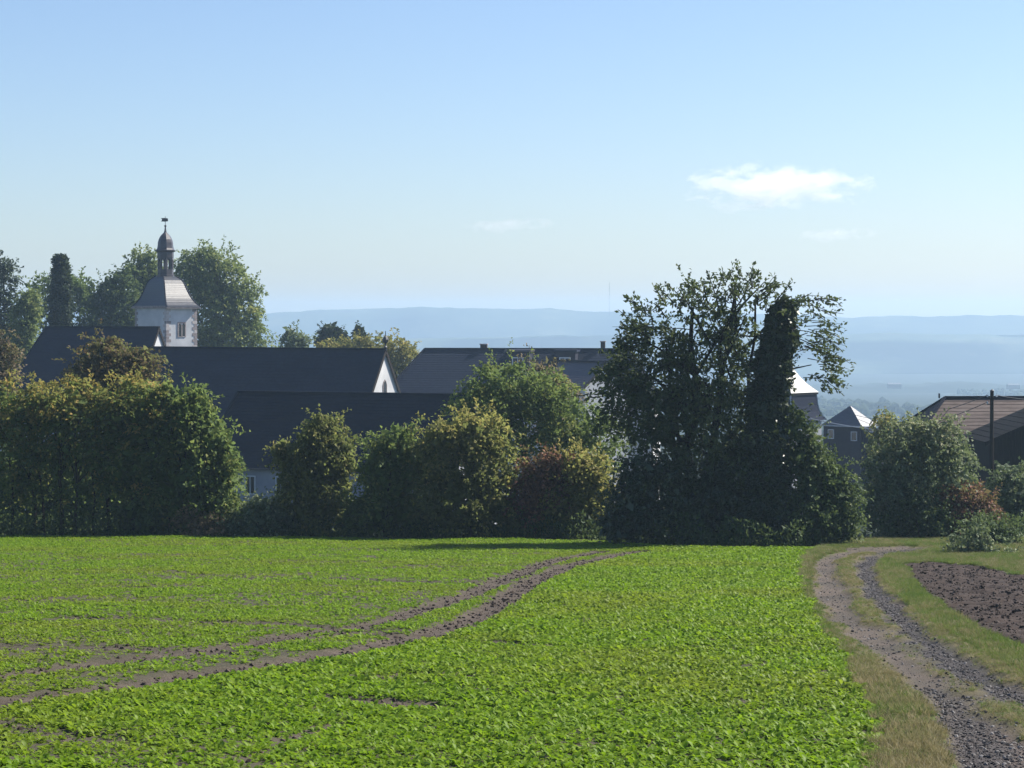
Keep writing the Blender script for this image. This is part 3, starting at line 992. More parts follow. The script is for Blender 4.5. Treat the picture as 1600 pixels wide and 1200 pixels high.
# twin-light window on the right face
def twin(parent, z0_, z1_):
    fb = MB()
    fb.box(ax + .002, -.56, z0_ - .1, ax + .06, .56, z0_)
    fb.box(ax + .002, -.56, z0_, ax + .06, -.42, z1_); fb.box(ax + .002, .42, z0_, ax + .06, .56, z1_)
    fb.box(ax + .002, -.07, z0_, ax + .06, .07, z1_ - .15)
    fb.box(ax + .002, -.56, z1_, ax + .06, .56, z1_ + .14)
    w_ = fb.build('window', M['stone'], parent)
    for yc in (-.245, .245):
        mb = MB(); lancet(mb, ax, yc, z0_, z1_, .172, .004, .02)
        mb.build('pane', M['glass'], w_)
twin(tw, zl(525), zl(505))

# turret with the bright bell roof, behind the tall tree -----------------------
UD = 232.0
uc = at(1226, 655, UD)
uz0 = float(zg(uc[0], uc[1])) - .4
tu = empty('turret', (uc[0], uc[1], uz0), R(-42))
tag(tu, 'bell roofed turret with one gleaming slope, half hidden behind the ivy clad trunk', 'tower')
zu = lambda py: at(1226, py, UD)[2] - uz0
us = UD / F / math.sqrt(2) / math.cos(R(3))
sq = lambda mb, prof_, c=.3, t_=.025: [mb.courses((p[0] * r0, p[1] * r0, z0_), (q[0] * r0, q[1] * r0, z0_), (q[0] * r1_, q[1] * r1_, z1_), (p[0] * r1_, p[1] * r1_, z1_), max(1, int(round(math.hypot(r1_ - r0, z1_ - z0_) / c))), t_)
    for (r0, z0_), (r1_, z1_) in zip(prof_[:-1], prof_[1:]) for p, q in (((-1, -1), (1, -1)), ((1, -1), (1, 1)), ((1, 1), (-1, 1)), ((-1, 1), (-1, -1)))]
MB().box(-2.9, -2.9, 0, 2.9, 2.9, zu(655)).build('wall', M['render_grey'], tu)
rb = MB(); sq(rb, [(66 * us, zu(656)), (60 * us, zu(650)), (55 * us, zu(642)), (52 * us, zu(632)), (50 * us, zu(615))])
rb.build('lower_roof', M['slate_matte'], tu)
rb = MB(); sq(rb, [(54 * us, zu(613)), (44 * us, zu(606)), (33 * us, zu(598)), (24 * us, zu(589)), (16 * us, zu(579)), (9 * us, zu(566)), (2 * us, zu(548))])
rb.build('roof', M['slate_gloss'], tu)
MB().box(-53 * us, -53 * us, zu(616), 53 * us, 53 * us, zu(613.3)).build('eaves_board', M['wood_dark'], tu)
pf = [(66 * us, zu(656)), (60 * us, zu(650)), (55 * us, zu(642)), (52 * us, zu(632)), (50 * us, zu(616))]
for sx, sy in ((-1, -1), (1, -1), (1, 1), (-1, 1)):
    hb = MB()
    for (r0, z0_), (r1_, z1_) in zip(pf[:-1], pf[1:]): hb.beam((sx * r0, sy * r0, z0_ + .03), (sx * r1_, sy * r1_, z1_ + .03), .16, .1)
    hb.build('hip_cap', M['zinc'], tu)

# slate clad house with the glinting pyramid roof -------------------------------
VD = 215.0
vs_ = VD / F
vc = at(1327, 665, VD)
vz0 = float(zg(vc[0], vc[1])) - .4
hs = empty('slate_clad_house', (vc[0], vc[1], vz0), R(-40))
tag(hs, 'slate clad house whose small pyramid roof has one slope shining white', 'house')
zv = lambda py: at(1327, py, VD)[2] - vz0
b_, c_ = 2.2, 1.38
MB().box(-b_, -c_, 0, b_, c_, zv(664)).box(b_ + .002, -c_ + .35, 0, b_ + 1.6, c_ + 3.2, zv(671)).build('wall', M['slate_clad'], hs)
rb = MB()
ap = (.1, 0, zv(634))
cs4 = [(-b_ - .2, -c_ - .2, zv(664.5)), (b_ + .2, -c_ - .2, zv(664.5)), (b_ + .2, c_ + .2, zv(664.5)), (-b_ - .2, c_ + .2, zv(664.5))]
for k in range(4): rb.courses(cs4[k], cs4[(k + 1) % 4], ap, ap, 8, .02)
rb.build('pyramid_roof', M['slate_shine'], hs)
rb = MB().courses((b_ + .22, -c_ + .1, zv(670.5)), (b_ + 1.9, -c_ + .1, zv(672.5)), (b_ + 1.9, c_ + 3.4, zv(668)), (b_ + .22, c_ + 3.4, zv(667)), 6, .04)
rb.build('low_roof', M['felt'], hs)
gb = MB()
gb.beam((-b_ - .25, -c_ - .27, zv(664.8)), (b_ + .25, -c_ - .27, zv(664.8)), .12, .12)
gb.beam((b_ + .27, -c_ - .25, zv(664.8)), (b_ + .27, c_ + .25, zv(664.8)), .12, .12)
gb.beam((b_ + .35, -c_ + .05, zv(671.6)), (b_ + 1.9, -c_ + .05, zv(673)), .12, .12)
gb.build('gutter', M['zinc'], hs)
window(hs, -1.3, zv(678), 'front', .7, .95, -c_, 'paint_pale', 0)
window(hs, 1.4, zv(680), 'front', .7, .95, -c_, 'paint_pale', 0)
window(hs, 1.0, zv(681), 'right', .6, .9, b_ + 1.6, 'paint_pale', 0)

# barn with the old tile roof ---------------------------------------------------
r7, i7 = house('tiled_barn', 'long barn with a weathered brown tile roof and dark walls, behind the utility pole', 'barn', (1665, 622, 140), 1477, -3, 6.8, 34, hipL=2.5, roof='tiles', wall='brick_dark', over=.35, course=.34, cap='slate_dark', cap_w=.26)
MB().box(-3.2, .1, i7['hr'], -3.1, .2, i7['hr'] + .32).build('roof_hook', M['metal_dark'], r7)
for x in (-1.5, 2.5): window(r7, x, i7['he'] - 1.6, 'front', 1.0, 1.1, -i7['W'] / 2, 'wood_dark')

# dark shed with its gable towards the field
SD = 126.0
ss = SD / F
pa = at(1655, 640, SD)
sz0 = float(zg(pa[0], SD)) - .3
sh = empty('dark_shed', (pa[0], SD + 3.2, sz0))
tag(sh, 'dark timber shed with a sloping roof edge beside the utility pole', 'shed')
hr_, he_ = pa[2] - sz0, at(1540, 686, SD)[2] - sz0
hw_ = (1655 - 1548) * ss
board = MB()
nb = 22
for i in range(nb):
    x0 = -hw_ + 2 * hw_ * i / nb; x1 = -hw_ + 2 * hw_ * (i + 1) / nb
    xm = (x0 + x1) / 2
    zt = he_ + (hr_ - he_) * (1 - abs(xm) / hw_) - .06
    bo = MB().box(x0 + .008, -3.2 - (.03 if i % 2 else 0), 0, x1 - .008, -3.16, zt)
    bo.build('board', M['wood_dark'], sh)
MB().add([(-hw_, -3.15, 0), (hw_, -3.15, 0), (hw_, 3.2, 0), (-hw_, 3.2, 0), (-hw_, -3.15, he_), (hw_, -3.15, he_), (hw_, 3.2, he_), (-hw_, 3.2, he_), (0, -3.15, hr_ - .08), (0, 3.2, hr_ - .08)],
         [(1, 2, 6, 5), (2, 3, 7, 9, 6), (3, 0, 4, 7), (0, 1, 5, 8, 4)]).build('wall', M['wood_dark'], sh)
k_ = (hr_ - he_) / hw_
rb = MB().courses((-hw_ - .4, 3.5, he_ - .4 * k_), (-hw_ - .4, -3.5, he_ - .4 * k_), (0, -3.5, hr_), (0, 3.5, hr_), 9, .02)
rb.courses((hw_ + .4, -3.5, he_ - .4 * k_), (hw_ + .4, 3.5, he_ - .4 * k_), (0, 3.5, hr_), (0, -3.5, hr_), 9, .02)
rb.build('roof', M['felt'], sh)  # near-black felt colour stands in for shade on the roof slope
for s in (-1, 1): MB().beam((s * (hw_ + .4), -3.5, he_ - .4 * k_ - .1), (0, -3.5, hr_ - .1), .05, .22).build('bargeboard', M['wood_dark'], sh)

# utility pole and cables ------------------------------------------------------
PD = 121.0
pt = at(1550, 611, PD)
pz0 = float(zg(pt[0], PD))
po = empty('utility_pole', (pt[0], PD, pz0))
tag(po, 'weathered wooden utility pole in front of the tiled barn roof', 'utility pole')
ph = pt[2] - pz0
MB().tube([(0, 0, -.2), (0, 0, ph * .5), (0, 0, ph)], [.135, .12, .1], 10).build('post', M['wood_grey'], po)
MB().ring([(.115, ph - .02), (.13, ph + .02), (.02, ph + .1)], 10).build('post_cap', M['metal_dark'], po)
ib = []
for s, dz in ((-1, -.35), (-1, -.75), (1, -.35)):
    br = MB().beam((0, 0, ph + dz), (s * .26, 0, ph + dz), .04, .04).build('bracket', M['metal_dark'], po)
    MB().ring([(.02, ph + dz), (.05, ph + dz + .02), (.035, ph + dz + .07), (.055, ph + dz + .09), (.03, ph + dz + .15)], 8, 0, s * .26, 0).build('insulator', M['paint_pale'], br)
    ib.append(np.array((pt[0] + s * .26, PD, pz0 + ph + dz + .12)))
def cable(name, label, p, q, sag, r, mat='cable', group=None):
    pts = []
    for i in range(25):
        s = i / 24
        v = p * (1 - s) + q * s
        v = v.copy(); v[2] -= sag * 4 * s * (1 - s)
        pts.append(v)
    base = pts[0]
    o = MB().tube([v - base for v in pts], [r] * 25, 5).build(name, M[mat])
    o.location = tuple(base)
    tag(o, label, 'cable', group)
cable('overhead_cable', 'upper dark overhead cable running from the pole towards the slate clad house', ib[0], at(1336, 648, VD - 1), .9, .022)
cable('overhead_cable', 'lower dark overhead cable running from the pole towards the slate clad house', ib[1], at(1341, 655, VD - 1), 1.1, .022)
cable('overhead_cable', 'short overhead cable leading away from the pole above the barn ridge', ib[2], at(1720, 600, 150), .6, .022)
cable('overhead_cable', 'pale cable crossing in front of the slate clad house below its bright roof', at(1244, 648, UD - 5), at(1412, 676, 185), .25, .05, 'cable_pale')

# radio mast on the far hills
md = 5080.0
mt_ = at(952, 441, md); mb0 = at(952, 487, md)
ma = empty('radio_mast', mb0)
tag(ma, 'hair thin radio mast rising above the far blue hills beside the tall tree', 'mast')
mh = mt_[2] - mb0[2]
lg = MB()
for k in range(3):
    an = 2 * math.pi * k / 3
    lg.beam((1.1 * math.cos(an), 1.1 * math.sin(an), -12), (.35 * math.cos(an), .35 * math.sin(an), mh), .22, .22)
lg.build('mast_leg', M['metal_dark'], ma)
br = MB()
for i in range(24):
    z0_, z1_ = -10 + (mh + 9) * i / 24, -10 + (mh + 9) * (i + 1) / 24
    r_ = 1.1 - .75 * max(0, z0_) / mh
    for k in range(3):
        a0, a1 = 2 * math.pi * (k + i) / 3, 2 * math.pi * (k + 1 + i) / 3
        br.beam((r_ * math.cos(a0), r_ * math.sin(a0), z0_), (r_ * math.cos(a1), r_ * math.sin(a1), z1_), .14, .14)
br.build('bracing', M['metal_dark'], ma)

# white halls far down in the valley
for px_, py_, wd, lab in ((1397, 597, 20, 'tiny pale hall far down in the valley above the light green bush'), (1583, 598, 18, 'tiny pale hall far down in the valley above the barn ridge')):
    dd = 2600.0
    p = at(px_, py_, dd)
    b0 = empty('distant_hall', (p[0], dd, p[2] - 5)); tag(b0, lab, 'building', 'pale halls far down in the valley')
    hw_ = wd * dd / F / 2
    MB().box(-hw_, -6, -3, hw_, 6, 2.5).build('wall', M['brick_dark'], b0)
    MB().add([(-hw_ - .5, -6.5, 2.5), (hw_ + .5, -6.5, 2.5), (hw_ + .5, 6.5, 2.5), (-hw_ - .5, 6.5, 2.5), (-hw_, 0, 4.0), (hw_, 0, 4.0)], [(0, 1, 5, 4), (2, 3, 4, 5), (3, 0, 4), (1, 2, 5), (3, 2, 1, 0)]).build('roof', M['hall_roof'], b0)

# ------------------------------------------------------------------ trees and shrubs
# behind the buildings, round the church
G = 'trees round the church'
plant('loose_tree', 'tall dark narrow tree cut by the picture edge, beside the columnar cypress', 'tree', 262, 8, [(6, 420, 14, 26), (6, 450, 21, 40), (6, 495, 24, 45), (14, 530, 26, 40), (0, 560, 30, 40)], 'conifer', 15000, 101, size=.34, clump=.6, stems=[(8, 8, 410, .3)], rough=.3)
plant('loose_tree', 'light green leafy tree low between the dark edge tree and the cypress', 'tree', 250, 42, [(40, 500, 18, 45), (48, 470, 16, 26), (36, 545, 24, 35)], 'lime', 10000, 102, size=.36, clump=.6, stems=[(42, 42, 460, .2)])
plant('columnar_cypress', 'dark narrow columnar cypress standing above the slate house ridge', 'tree', 258, 95, [(95, 412, 9, 14), (95, 428, 12, 24), (95, 460, 16, 45), (95, 505, 18, 45), (96, 550, 17, 40)], 'conifer', 22000, 103, size=.3, clump=.34, inner=.7, sprig=.04, rough=.05, stems=[(95, 95, 420, .25)], rd=.95)
plant('broadleaf_tree', 'round mid green tree spreading behind the columnar cypress', 'tree', 285, 88, [(70, 460, 26, 32), (110, 455, 32, 34), (128, 480, 26, 40), (60, 490, 20, 26), (140, 505, 18, 30)], 'green', 11000, 104, size=.42, clump=.75, stems=[(88, 92, 440, .3)])
plant('broadleaf_tree', 'dark bushy tree to the side of the church tower', 'tree', 275, 185, [(172, 462, 32, 36), (195, 450, 26, 34), (160, 490, 26, 30), (200, 490, 30, 34), (185, 525, 50, 30)], 'deep', 17000, 105, size=.4, clump=.7, stems=[(185, 180, 440, .3)])
plant('broadleaf_tree', 'green tree rising directly behind the church tower lantern', 'tree', 290, 225, [(228, 430, 26, 34), (212, 425, 14, 22), (235, 470, 32, 40)], 'lime', 11000, 106, size=.42, clump=.7, stems=[(228, 222, 410, .3)], sprig=.25)
plant('lime_tree', 'tallest sunlit yellowish green tree with a rounded crown next to the church tower', 'tree', 282, 340, [(300, 430, 36, 42), (345, 435, 42, 42), (318, 415, 32, 28), (375, 480, 38, 44), (325, 490, 48, 52), (385, 525, 34, 34), (350, 540, 55, 40)], 'lime', 38000, 107, size=.42, clump=.8, stems=[(340, 335, 420, .4), (342, 375, 470, .25)])
plant('airy_tree', 'small airy pale tree with thin foliage above the nave ridge', 'tree', 262, 460, [(460, 535, 23, 20), (455, 524, 14, 14), (472, 545, 16, 14)], 'grey', 2600, 108, size=.34, clump=.5, stems=[(460, 460, 520, .12)], inner=.1)
plant('dark_pine', 'dark clipped looking pine above the yellow green shrub behind the nave', 'tree', 300, 518, [(518, 524, 18, 19), (505, 535, 13, 14), (535, 534, 12, 14), (518, 560, 26, 30)], 'conifer', 7000, 109, size=.36, clump=.5, inner=.5, stems=[(518, 518, 515, .2)])
plant('dark_pine', 'little dark pine tip poking up beside the nave gable', 'tree', 300, 561, [(560, 518, 8, 9), (563, 530, 11, 11), (561, 560, 18, 28)], 'conifer', 3000, 110, size=.36, clump=.5, inner=.4, stems=[(561, 561, 512, .15)])
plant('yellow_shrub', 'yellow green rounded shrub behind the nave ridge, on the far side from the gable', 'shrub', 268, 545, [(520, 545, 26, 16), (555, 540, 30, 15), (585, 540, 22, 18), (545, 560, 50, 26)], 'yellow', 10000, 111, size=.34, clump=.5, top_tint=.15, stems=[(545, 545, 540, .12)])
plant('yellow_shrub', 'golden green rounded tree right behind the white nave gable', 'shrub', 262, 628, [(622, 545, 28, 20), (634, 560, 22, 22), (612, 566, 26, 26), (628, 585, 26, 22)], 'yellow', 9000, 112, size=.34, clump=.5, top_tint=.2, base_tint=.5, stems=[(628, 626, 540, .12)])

# between the field and the buildings
plant('turning_tree', 'round dark tree with brown and orange tinged leaves in front of the slate house', 'tree', 128, 175, [(165, 552, 42, 32), (188, 575, 56, 32), (222, 565, 26, 24), (140, 585, 40, 30), (185, 620, 70, 40)], 'brown', 17000, 113, size=.22, clump=.42, stems=[(175, 172, 540, .16)], base_tint=.38, top_tint=.1)
plant('bare_tree', 'grey brown thin leaved tree at the picture edge below the tall dark tree', 'tree', 135, 2, [(2, 545, 26, 30), (-8, 580, 34, 34), (10, 565, 16, 30), (0, 625, 30, 40)], 'dry', 6000, 114, size=.2, clump=.4, stems=[(2, 2, 520, .12)], base_tint=.12, sprig=.3)
plant('round_tree', 'large rounded mid green tree between the wide slate house and the tall dark tree', 'tree', 116, 835, [(800, 600, 66, 40), (765, 625, 62, 44), (845, 614, 52, 44), (886, 656, 60, 52), (820, 660, 95, 60), (930, 690, 55, 50), (760, 690, 60, 50)], 'green', 34000, 115, size=.2, clump=.42, stems=[(835, 810, 600, .22), (838, 880, 620, .14)], base_tint=.42, top_tint=.08)
plant('grey_tree', 'tan tinged thin tree top in front of the dormers, beside the rounded green tree', 'tree', 120, 880, [(846, 580, 22, 24), (868, 602, 22, 24), (862, 634, 40, 36)], 'dry', 5000, 116, size=.18, clump=.36, stems=[(880, 868, 570, .1)], base_tint=.12, sprig=.3)
plant('yellow_shrub', 'pale yellow shrub tip showing behind the light green bush, near the bright pyramid roof', 'shrub', 145, 1385, [(1382, 652, 22, 13), (1395, 668, 30, 18), (1385, 690, 34, 26)], 'olive', 5000, 117, size=.2, clump=.36, base_tint=.55, stems=[(1385, 1384, 648, .07)])

# the row along the edge of the field
HG = 'trees and bushes along the edge of the field'
e = edge_d
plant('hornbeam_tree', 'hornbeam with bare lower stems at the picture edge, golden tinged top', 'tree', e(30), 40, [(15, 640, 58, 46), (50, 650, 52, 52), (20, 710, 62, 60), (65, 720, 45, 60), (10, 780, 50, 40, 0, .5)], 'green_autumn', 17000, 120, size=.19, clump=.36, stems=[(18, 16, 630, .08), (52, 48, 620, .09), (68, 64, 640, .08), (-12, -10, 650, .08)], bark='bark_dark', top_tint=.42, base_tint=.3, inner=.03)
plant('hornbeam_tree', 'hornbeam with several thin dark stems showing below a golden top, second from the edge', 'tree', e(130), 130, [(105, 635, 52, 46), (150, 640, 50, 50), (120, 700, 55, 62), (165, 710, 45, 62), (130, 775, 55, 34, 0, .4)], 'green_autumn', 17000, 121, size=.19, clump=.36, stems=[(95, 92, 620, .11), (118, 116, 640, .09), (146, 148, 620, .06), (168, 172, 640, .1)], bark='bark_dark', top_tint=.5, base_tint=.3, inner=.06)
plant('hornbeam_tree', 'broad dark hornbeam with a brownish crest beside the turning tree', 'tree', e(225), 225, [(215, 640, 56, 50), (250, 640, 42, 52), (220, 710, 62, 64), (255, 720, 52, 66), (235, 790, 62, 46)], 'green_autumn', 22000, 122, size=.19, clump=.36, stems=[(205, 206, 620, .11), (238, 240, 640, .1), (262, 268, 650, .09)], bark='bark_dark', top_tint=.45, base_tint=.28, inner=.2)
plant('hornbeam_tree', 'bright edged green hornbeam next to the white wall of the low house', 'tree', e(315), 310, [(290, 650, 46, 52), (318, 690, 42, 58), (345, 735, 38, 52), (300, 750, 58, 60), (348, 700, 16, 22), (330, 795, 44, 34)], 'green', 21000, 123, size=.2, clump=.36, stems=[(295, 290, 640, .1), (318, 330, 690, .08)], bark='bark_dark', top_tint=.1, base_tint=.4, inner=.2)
plant('low_bush', 'dark bush massed behind the bare stems of the hornbeams', 'shrub', 113, 100, [(20, 740, 70, 66), (110, 745, 80, 60), (190, 740, 60, 66), (60, 800, 90, 40), (160, 800, 80, 40)], 'deep', 16000, 151, size=.24, clump=.4, inner=.3, base_tint=.3)
plant('dry_bush', 'small straw coloured bush at the foot of the bright edged hornbeam', 'shrub', e(305, 1.0), 305, [(303, 815, 26, 24), (325, 822, 22, 16)], 'dry', 2600, 124, size=.15, clump=.25, sprig=.4, base_tint=.3)
plant('low_bush', 'low grey green bush below the white wall of the low house', 'shrub', e(405, 1.6), 405, [(410, 805, 36, 28), (380, 818, 30, 22), (440, 815, 28, 30)], 'grey', 7500, 125, size=.17, clump=.3, base_tint=.38, top_tint=.2, sprig=.25, inner=.2)
plant('tall_shrub', 'upright dull brown green shrub standing against the dark low roof', 'shrub', e(495), 495, [(500, 680, 34, 34), (520, 720, 40, 46), (470, 730, 34, 44), (438, 708, 15, 20), (495, 780, 54, 60)], 'olive', 17000, 126, size=.18, clump=.34, base_tint=.28, top_tint=.16, stems=[(480, 470, 690, .07), (505, 510, 670, .08)], sprig=.22, inner=.2)
plant('low_bush', 'bushy green shrub left of the yellow topped one', 'shrub', e(605), 605, [(622, 700, 36, 40), (595, 740, 40, 50), (640, 745, 36, 55), (600, 795, 54, 46), (556, 806, 26, 32), (650, 812, 40, 28)], 'green', 16000, 127, size=.18, clump=.34, base_tint=.36, top_tint=.14, stems=[(600, 610, 690, .06)], sprig=.22, inner=.2)
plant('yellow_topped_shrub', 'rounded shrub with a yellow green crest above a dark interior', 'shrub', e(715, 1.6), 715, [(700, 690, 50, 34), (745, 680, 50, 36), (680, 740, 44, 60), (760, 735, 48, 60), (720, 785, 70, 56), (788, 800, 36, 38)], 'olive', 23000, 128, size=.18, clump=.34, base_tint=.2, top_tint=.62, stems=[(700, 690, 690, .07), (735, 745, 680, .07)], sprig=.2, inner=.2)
plant('red_shrub', 'dark red leaved shrub between the yellow topped and the olive shrub', 'shrub', e(845, 2.2) + .4, 842, [(850, 745, 38, 42), (826, 775, 40, 44), (870, 735, 30, 32), (840, 805, 48, 34)], 'rust', 13000, 129, size=.17, clump=.32, base_tint=.5, top_tint=.35, stems=[(842, 845, 720, .06)])
plant('olive_shrub', 'olive yellow shrub close to the dark ivy mound', 'shrub', e(890, 2.2) + .8, 900, [(912, 745, 44, 42), (885, 790, 44, 42), (930, 780, 40, 48), (860, 815, 40, 26), (905, 815, 50, 28)], 'olive', 17000, 130, size=.18, clump=.32, base_tint=.58, top_tint=.25, stems=[(900, 905, 725, .06)], sprig=.25, inner=.2)

# the tall tree with its ivy ----------------------------------------------------
bd = 92.0
th, cr = plant('tall_ash_tree', 'tallest dark tree of the row, with a ragged airy top and drooping twigs', 'tree', bd, 1076,
      [(1090, 540, 80, 50, 0, .5), (1140, 480, 55, 48, 0, .38), (1085, 480, 60, 40, 0, .32), (1020, 545, 55, 48, 0, .5), (1040, 600, 88, 60, 0, .65), (1120, 600, 75, 70, 0, .65), (1150, 540, 34, 60, 0, .5), (1005, 650, 72, 56), (1105, 680, 100, 72), (972, 590, 44, 52, 0, .5)],
      'ash', 30000, 140, size=.19, clump=.36, inner=.03, base_tint=.42, top_tint=.18, sprig=.2, rough=.22, rd=.7,
      stems=[(1076, 1082, 480, .26), (1074, 1040, 540, .16), (1082, 1150, 450, .18), (1120, 1128, 520, .14), (1165, 1180, 470, .15)], bark='bark_dark')
# open outer twigs: each a thin stem with single leaves along it
rng = np.random.default_rng(77)
base = np.array(th.location)
twig = MB()
LP, LU, LN, LL, LT = [], [], [], [], []
def add_twig(px_, py_, ax, ay, ln, dep, leaves=26, ls=.2):
    p0 = at(px_, py_, bd + dep)
    g = np.array((ax, rng.uniform(-.45, .45), -ay), float); g /= np.linalg.norm(g)
    pts = []
    sid = unit(rng.normal(size=(1, 3)))[0]
    for i in range(6):
        s = i / 5
        pts.append(p0 + g * ln * s + sid * ln * .12 * math.sin(s * 2.6) + np.array((0, 0, -.22 * ln * s * s)))
    twig.tube([p - base for p in pts], [.022 * (1 - .8 * i / 5) + .004 for i in range(6)], 4)
    pts = np.array(pts)
    s = rng.uniform(.12, 1.02, leaves)
    P = np.stack([np.interp(s, np.linspace(0, 1, 6), pts[:, k]) for k in range(3)], -1) + rng.normal(size=(leaves, 3)) * .05
    u = unit(g[None, :] * .7 + rng.normal(size=(leaves, 3)) * .75 + np.array((0, 0, -.15)))
    LP.append(P); LU.append(u); LN.append(unit(rng.normal(size=(leaves, 3)) + np.array((0, 0, .8)))); LL.append(ls * rng.uniform(.7, 1.3, leaves)); LT.append(rng.normal(.45, .2, leaves))
for k in range(80):                       # crest
    x = rng.uniform(980, 1240)
    yt = np.interp(x, [960, 1000, 1040, 1090, 1140, 1180, 1220, 1250], [520, 480, 455, 440, 425, 430, 452, 475])
    add_twig(x, yt + rng.uniform(12, 52), (x - 1110) / 150 + rng.normal(0, .45), -rng.uniform(.3, 1.1), rng.uniform(.7, 1.5), rng.uniform(-2.2, 2.2), 18, .17)
for k in range(36):                        # towards the left shoulder
    x = rng.uniform(930, 1000); yt = np.interp(x, [925, 960, 1000], [610, 540, 490])
    add_twig(x + 22, yt + rng.uniform(5, 40), -rng.uniform(.5, 1), -rng.uniform(-.2, .7), rng.uniform(.6, 1.3), rng.uniform(-2, 2), 24)
for k in range(44):                        # drooping twigs on the sunny side
    y = rng.uniform(462, 610)
    x = rng.uniform(1238, 1288) if y < 565 else rng.uniform(1278, 1296)
    mx_ = np.interp(y, [460, 500, 540, 580, 620], [1318, 1322, 1325, 1330, 1305])
    ln = rng.uniform(.5, 1.0) * max(.6, (mx_ - x) * bd / F)
    add_twig(x, y, 1.0, rng.uniform(-.3, .35), ln, rng.uniform(-1.8, 1.8), 15, .17)
for (x, y, ax, ay, ln) in ((1235, 468, 1, .02, 2.1), (1240, 474, 1, -.08, 1.9), (1270, 520, 1, .12, 1.5), (1265, 545, 1, .02, 1.9), (1262, 560, 1, .2, 1.9), (1255, 590, .9, .25, 1.9), (1262, 585, 1, .05, 1.8), (1150, 440, .12, -1, .9), (1175, 452, .3, -1, .9), (1000, 480, -.6, -.5, .8)):
    add_twig(x, y, ax, ay, ln, rng.uniform(-.8, .8), 24, .2)
# main limbs carrying the sunny side
for (x0, y0, x1, y1) in ((1190, 560, 1262, 520), (1180, 600, 1268, 570), (1170, 540, 1245, 470), (1150, 520, 1150, 440), (1110, 540, 1060, 450), (1080, 580, 980, 520), (1130, 520, 1195, 440)):
    a0, a1 = at(x0, y0, bd), at(x1, y1, bd)
    mm = (a0 + a1) / 2 + np.array((0, .3, .15))
    twig.tube([a0 - base, mm - base, a1 - base], [.08, .05, .02], 5)
twig.build('twigs', M['bark_dark'], th)
P = np.concatenate(LP); L = np.concatenate(LL)
card_mesh('outer_leaves', P, np.concatenate(LU), np.concatenate(LN), L, L * .55, np.concatenate(LT), LEAF['ash'], th, base)

plant('ivy_clad_trunk', 'leaning trunk wrapped in dense dark ivy, right side of the tall ash', 'tree', bd - .8, 1205, [(1224, 488, 20, 24), (1219, 525, 30, 44), (1207, 575, 32, 50), (1198, 630, 33, 55), (1198, 690, 38, 55), (1200, 750, 40, 55), (1202, 810, 42, 45)],
      'ivy', 30000, 141, size=.15, clump=.2, inner=.9, sprig=.05, rough=.06, base_tint=.3, stems=[(1198, 1228, 478, .22)], bark='bark_dark', crown_name='ivy', rd=.9)
plant('ivy_mound', 'dark mound of creeper with a few rusty leaves, between ash and olive shrub', 'shrub', bd - .5, 1010, [(1000, 745, 42, 44), (985, 790, 44, 52), (1045, 765, 52, 60), (1035, 815, 70, 36), (965, 820, 38, 30)],
      'ivy', 14000, 142, size=.16, clump=.28, inner=.2, base_tint=.42, sprig=.12, stems=[(1010, 1005, 740, .06)])
plant('ivy_mound', 'dark creeper covered thicket around the foot of the ash and ivy clad trunk', 'shrub', bd - .2, 1130, [(1110, 760, 54, 66), (1150, 740, 50, 70), (1120, 815, 60, 40), (1170, 800, 50, 50)],
      'ivy', 14000, 143, size=.16, clump=.28, inner=.2, base_tint=.35, stems=[(1130, 1128, 720, .06)])
plant('creeper_thicket', 'dark thicket with a light rimmed slope beside the ivy clad trunk', 'shrub', bd - .6, 1270, [(1255, 715, 32, 44), (1285, 750, 40, 46), (1312, 785, 34, 44), (1265, 800, 55, 50), (1310, 820, 34, 30), (1240, 665, 16, 30), (1264, 694, 20, 26)],
      'deep', 22000, 144, size=.16, clump=.3, inner=.12, base_tint=.4, top_tint=.2, stems=[(1270, 1268, 710, .06)], sprig=.2)
plant('round_bush', 'large rounded grey green bush with a pale sunlit crown, beside the slate clad house', 'shrub', 99, 1440, [(1435, 690, 50, 40), (1470, 700, 44, 46), (1400, 725, 40, 48), (1440, 755, 76, 60), (1380, 775, 38, 50), (1490, 745, 30, 40), (1400, 810, 60, 34)],
      'grey', 26000, 145, size=.18, clump=.32, base_tint=.36, top_tint=.3, stems=[(1420, 1415, 700, .07), (1450, 1455, 690, .07)], sprig=.25)
plant('low_bush', 'low dark green bush at the end of the dirt track', 'shrub', 97.2, 1440, [(1430, 805, 40, 26), (1462, 812, 30, 26), (1400, 822, 26, 18)], 'deep', 7000, 146, size=.15, clump=.28, base_tint=.32)
plant('red_shrub', 'reddish brown bush next to the pale crowned grey green bush', 'shrub', 98, 1515, [(1515, 785, 40, 32), (1490, 800, 34, 30), (1540, 800, 26, 34), (1515, 822, 46, 24)], 'rust', 12000, 147, size=.15, clump=.28, base_tint=.45, top_tint=.4, stems=[(1515, 1515, 770, .05)])
plant('low_bush', 'dull green bush at the picture edge below the dark shed', 'shrub', 104, 1585, [(1580, 760, 40, 32), (1610, 770, 40, 40), (1570, 795, 34, 36), (1600, 810, 50, 30)], 'grey', 13000, 148, size=.18, clump=.32, base_tint=.25, stems=[(1585, 1585, 740, .05)])
plant('weed_clump', 'pale grey green clump of weeds on the grass beside the ploughed ground', 'plant', 83.0, 1520, [(1515, 850, 34, 17), (1545, 862, 40, 14), (1500, 862, 24, 10), (1535, 838, 26, 22), (1575, 872, 30, 8)], 'grey', 2300, 149, size=.14, clump=.2, base_tint=.42, sprig=.6, rough=.25, stems=[(1515, 1512, 838, .02), (1540, 1545, 830, .02)])
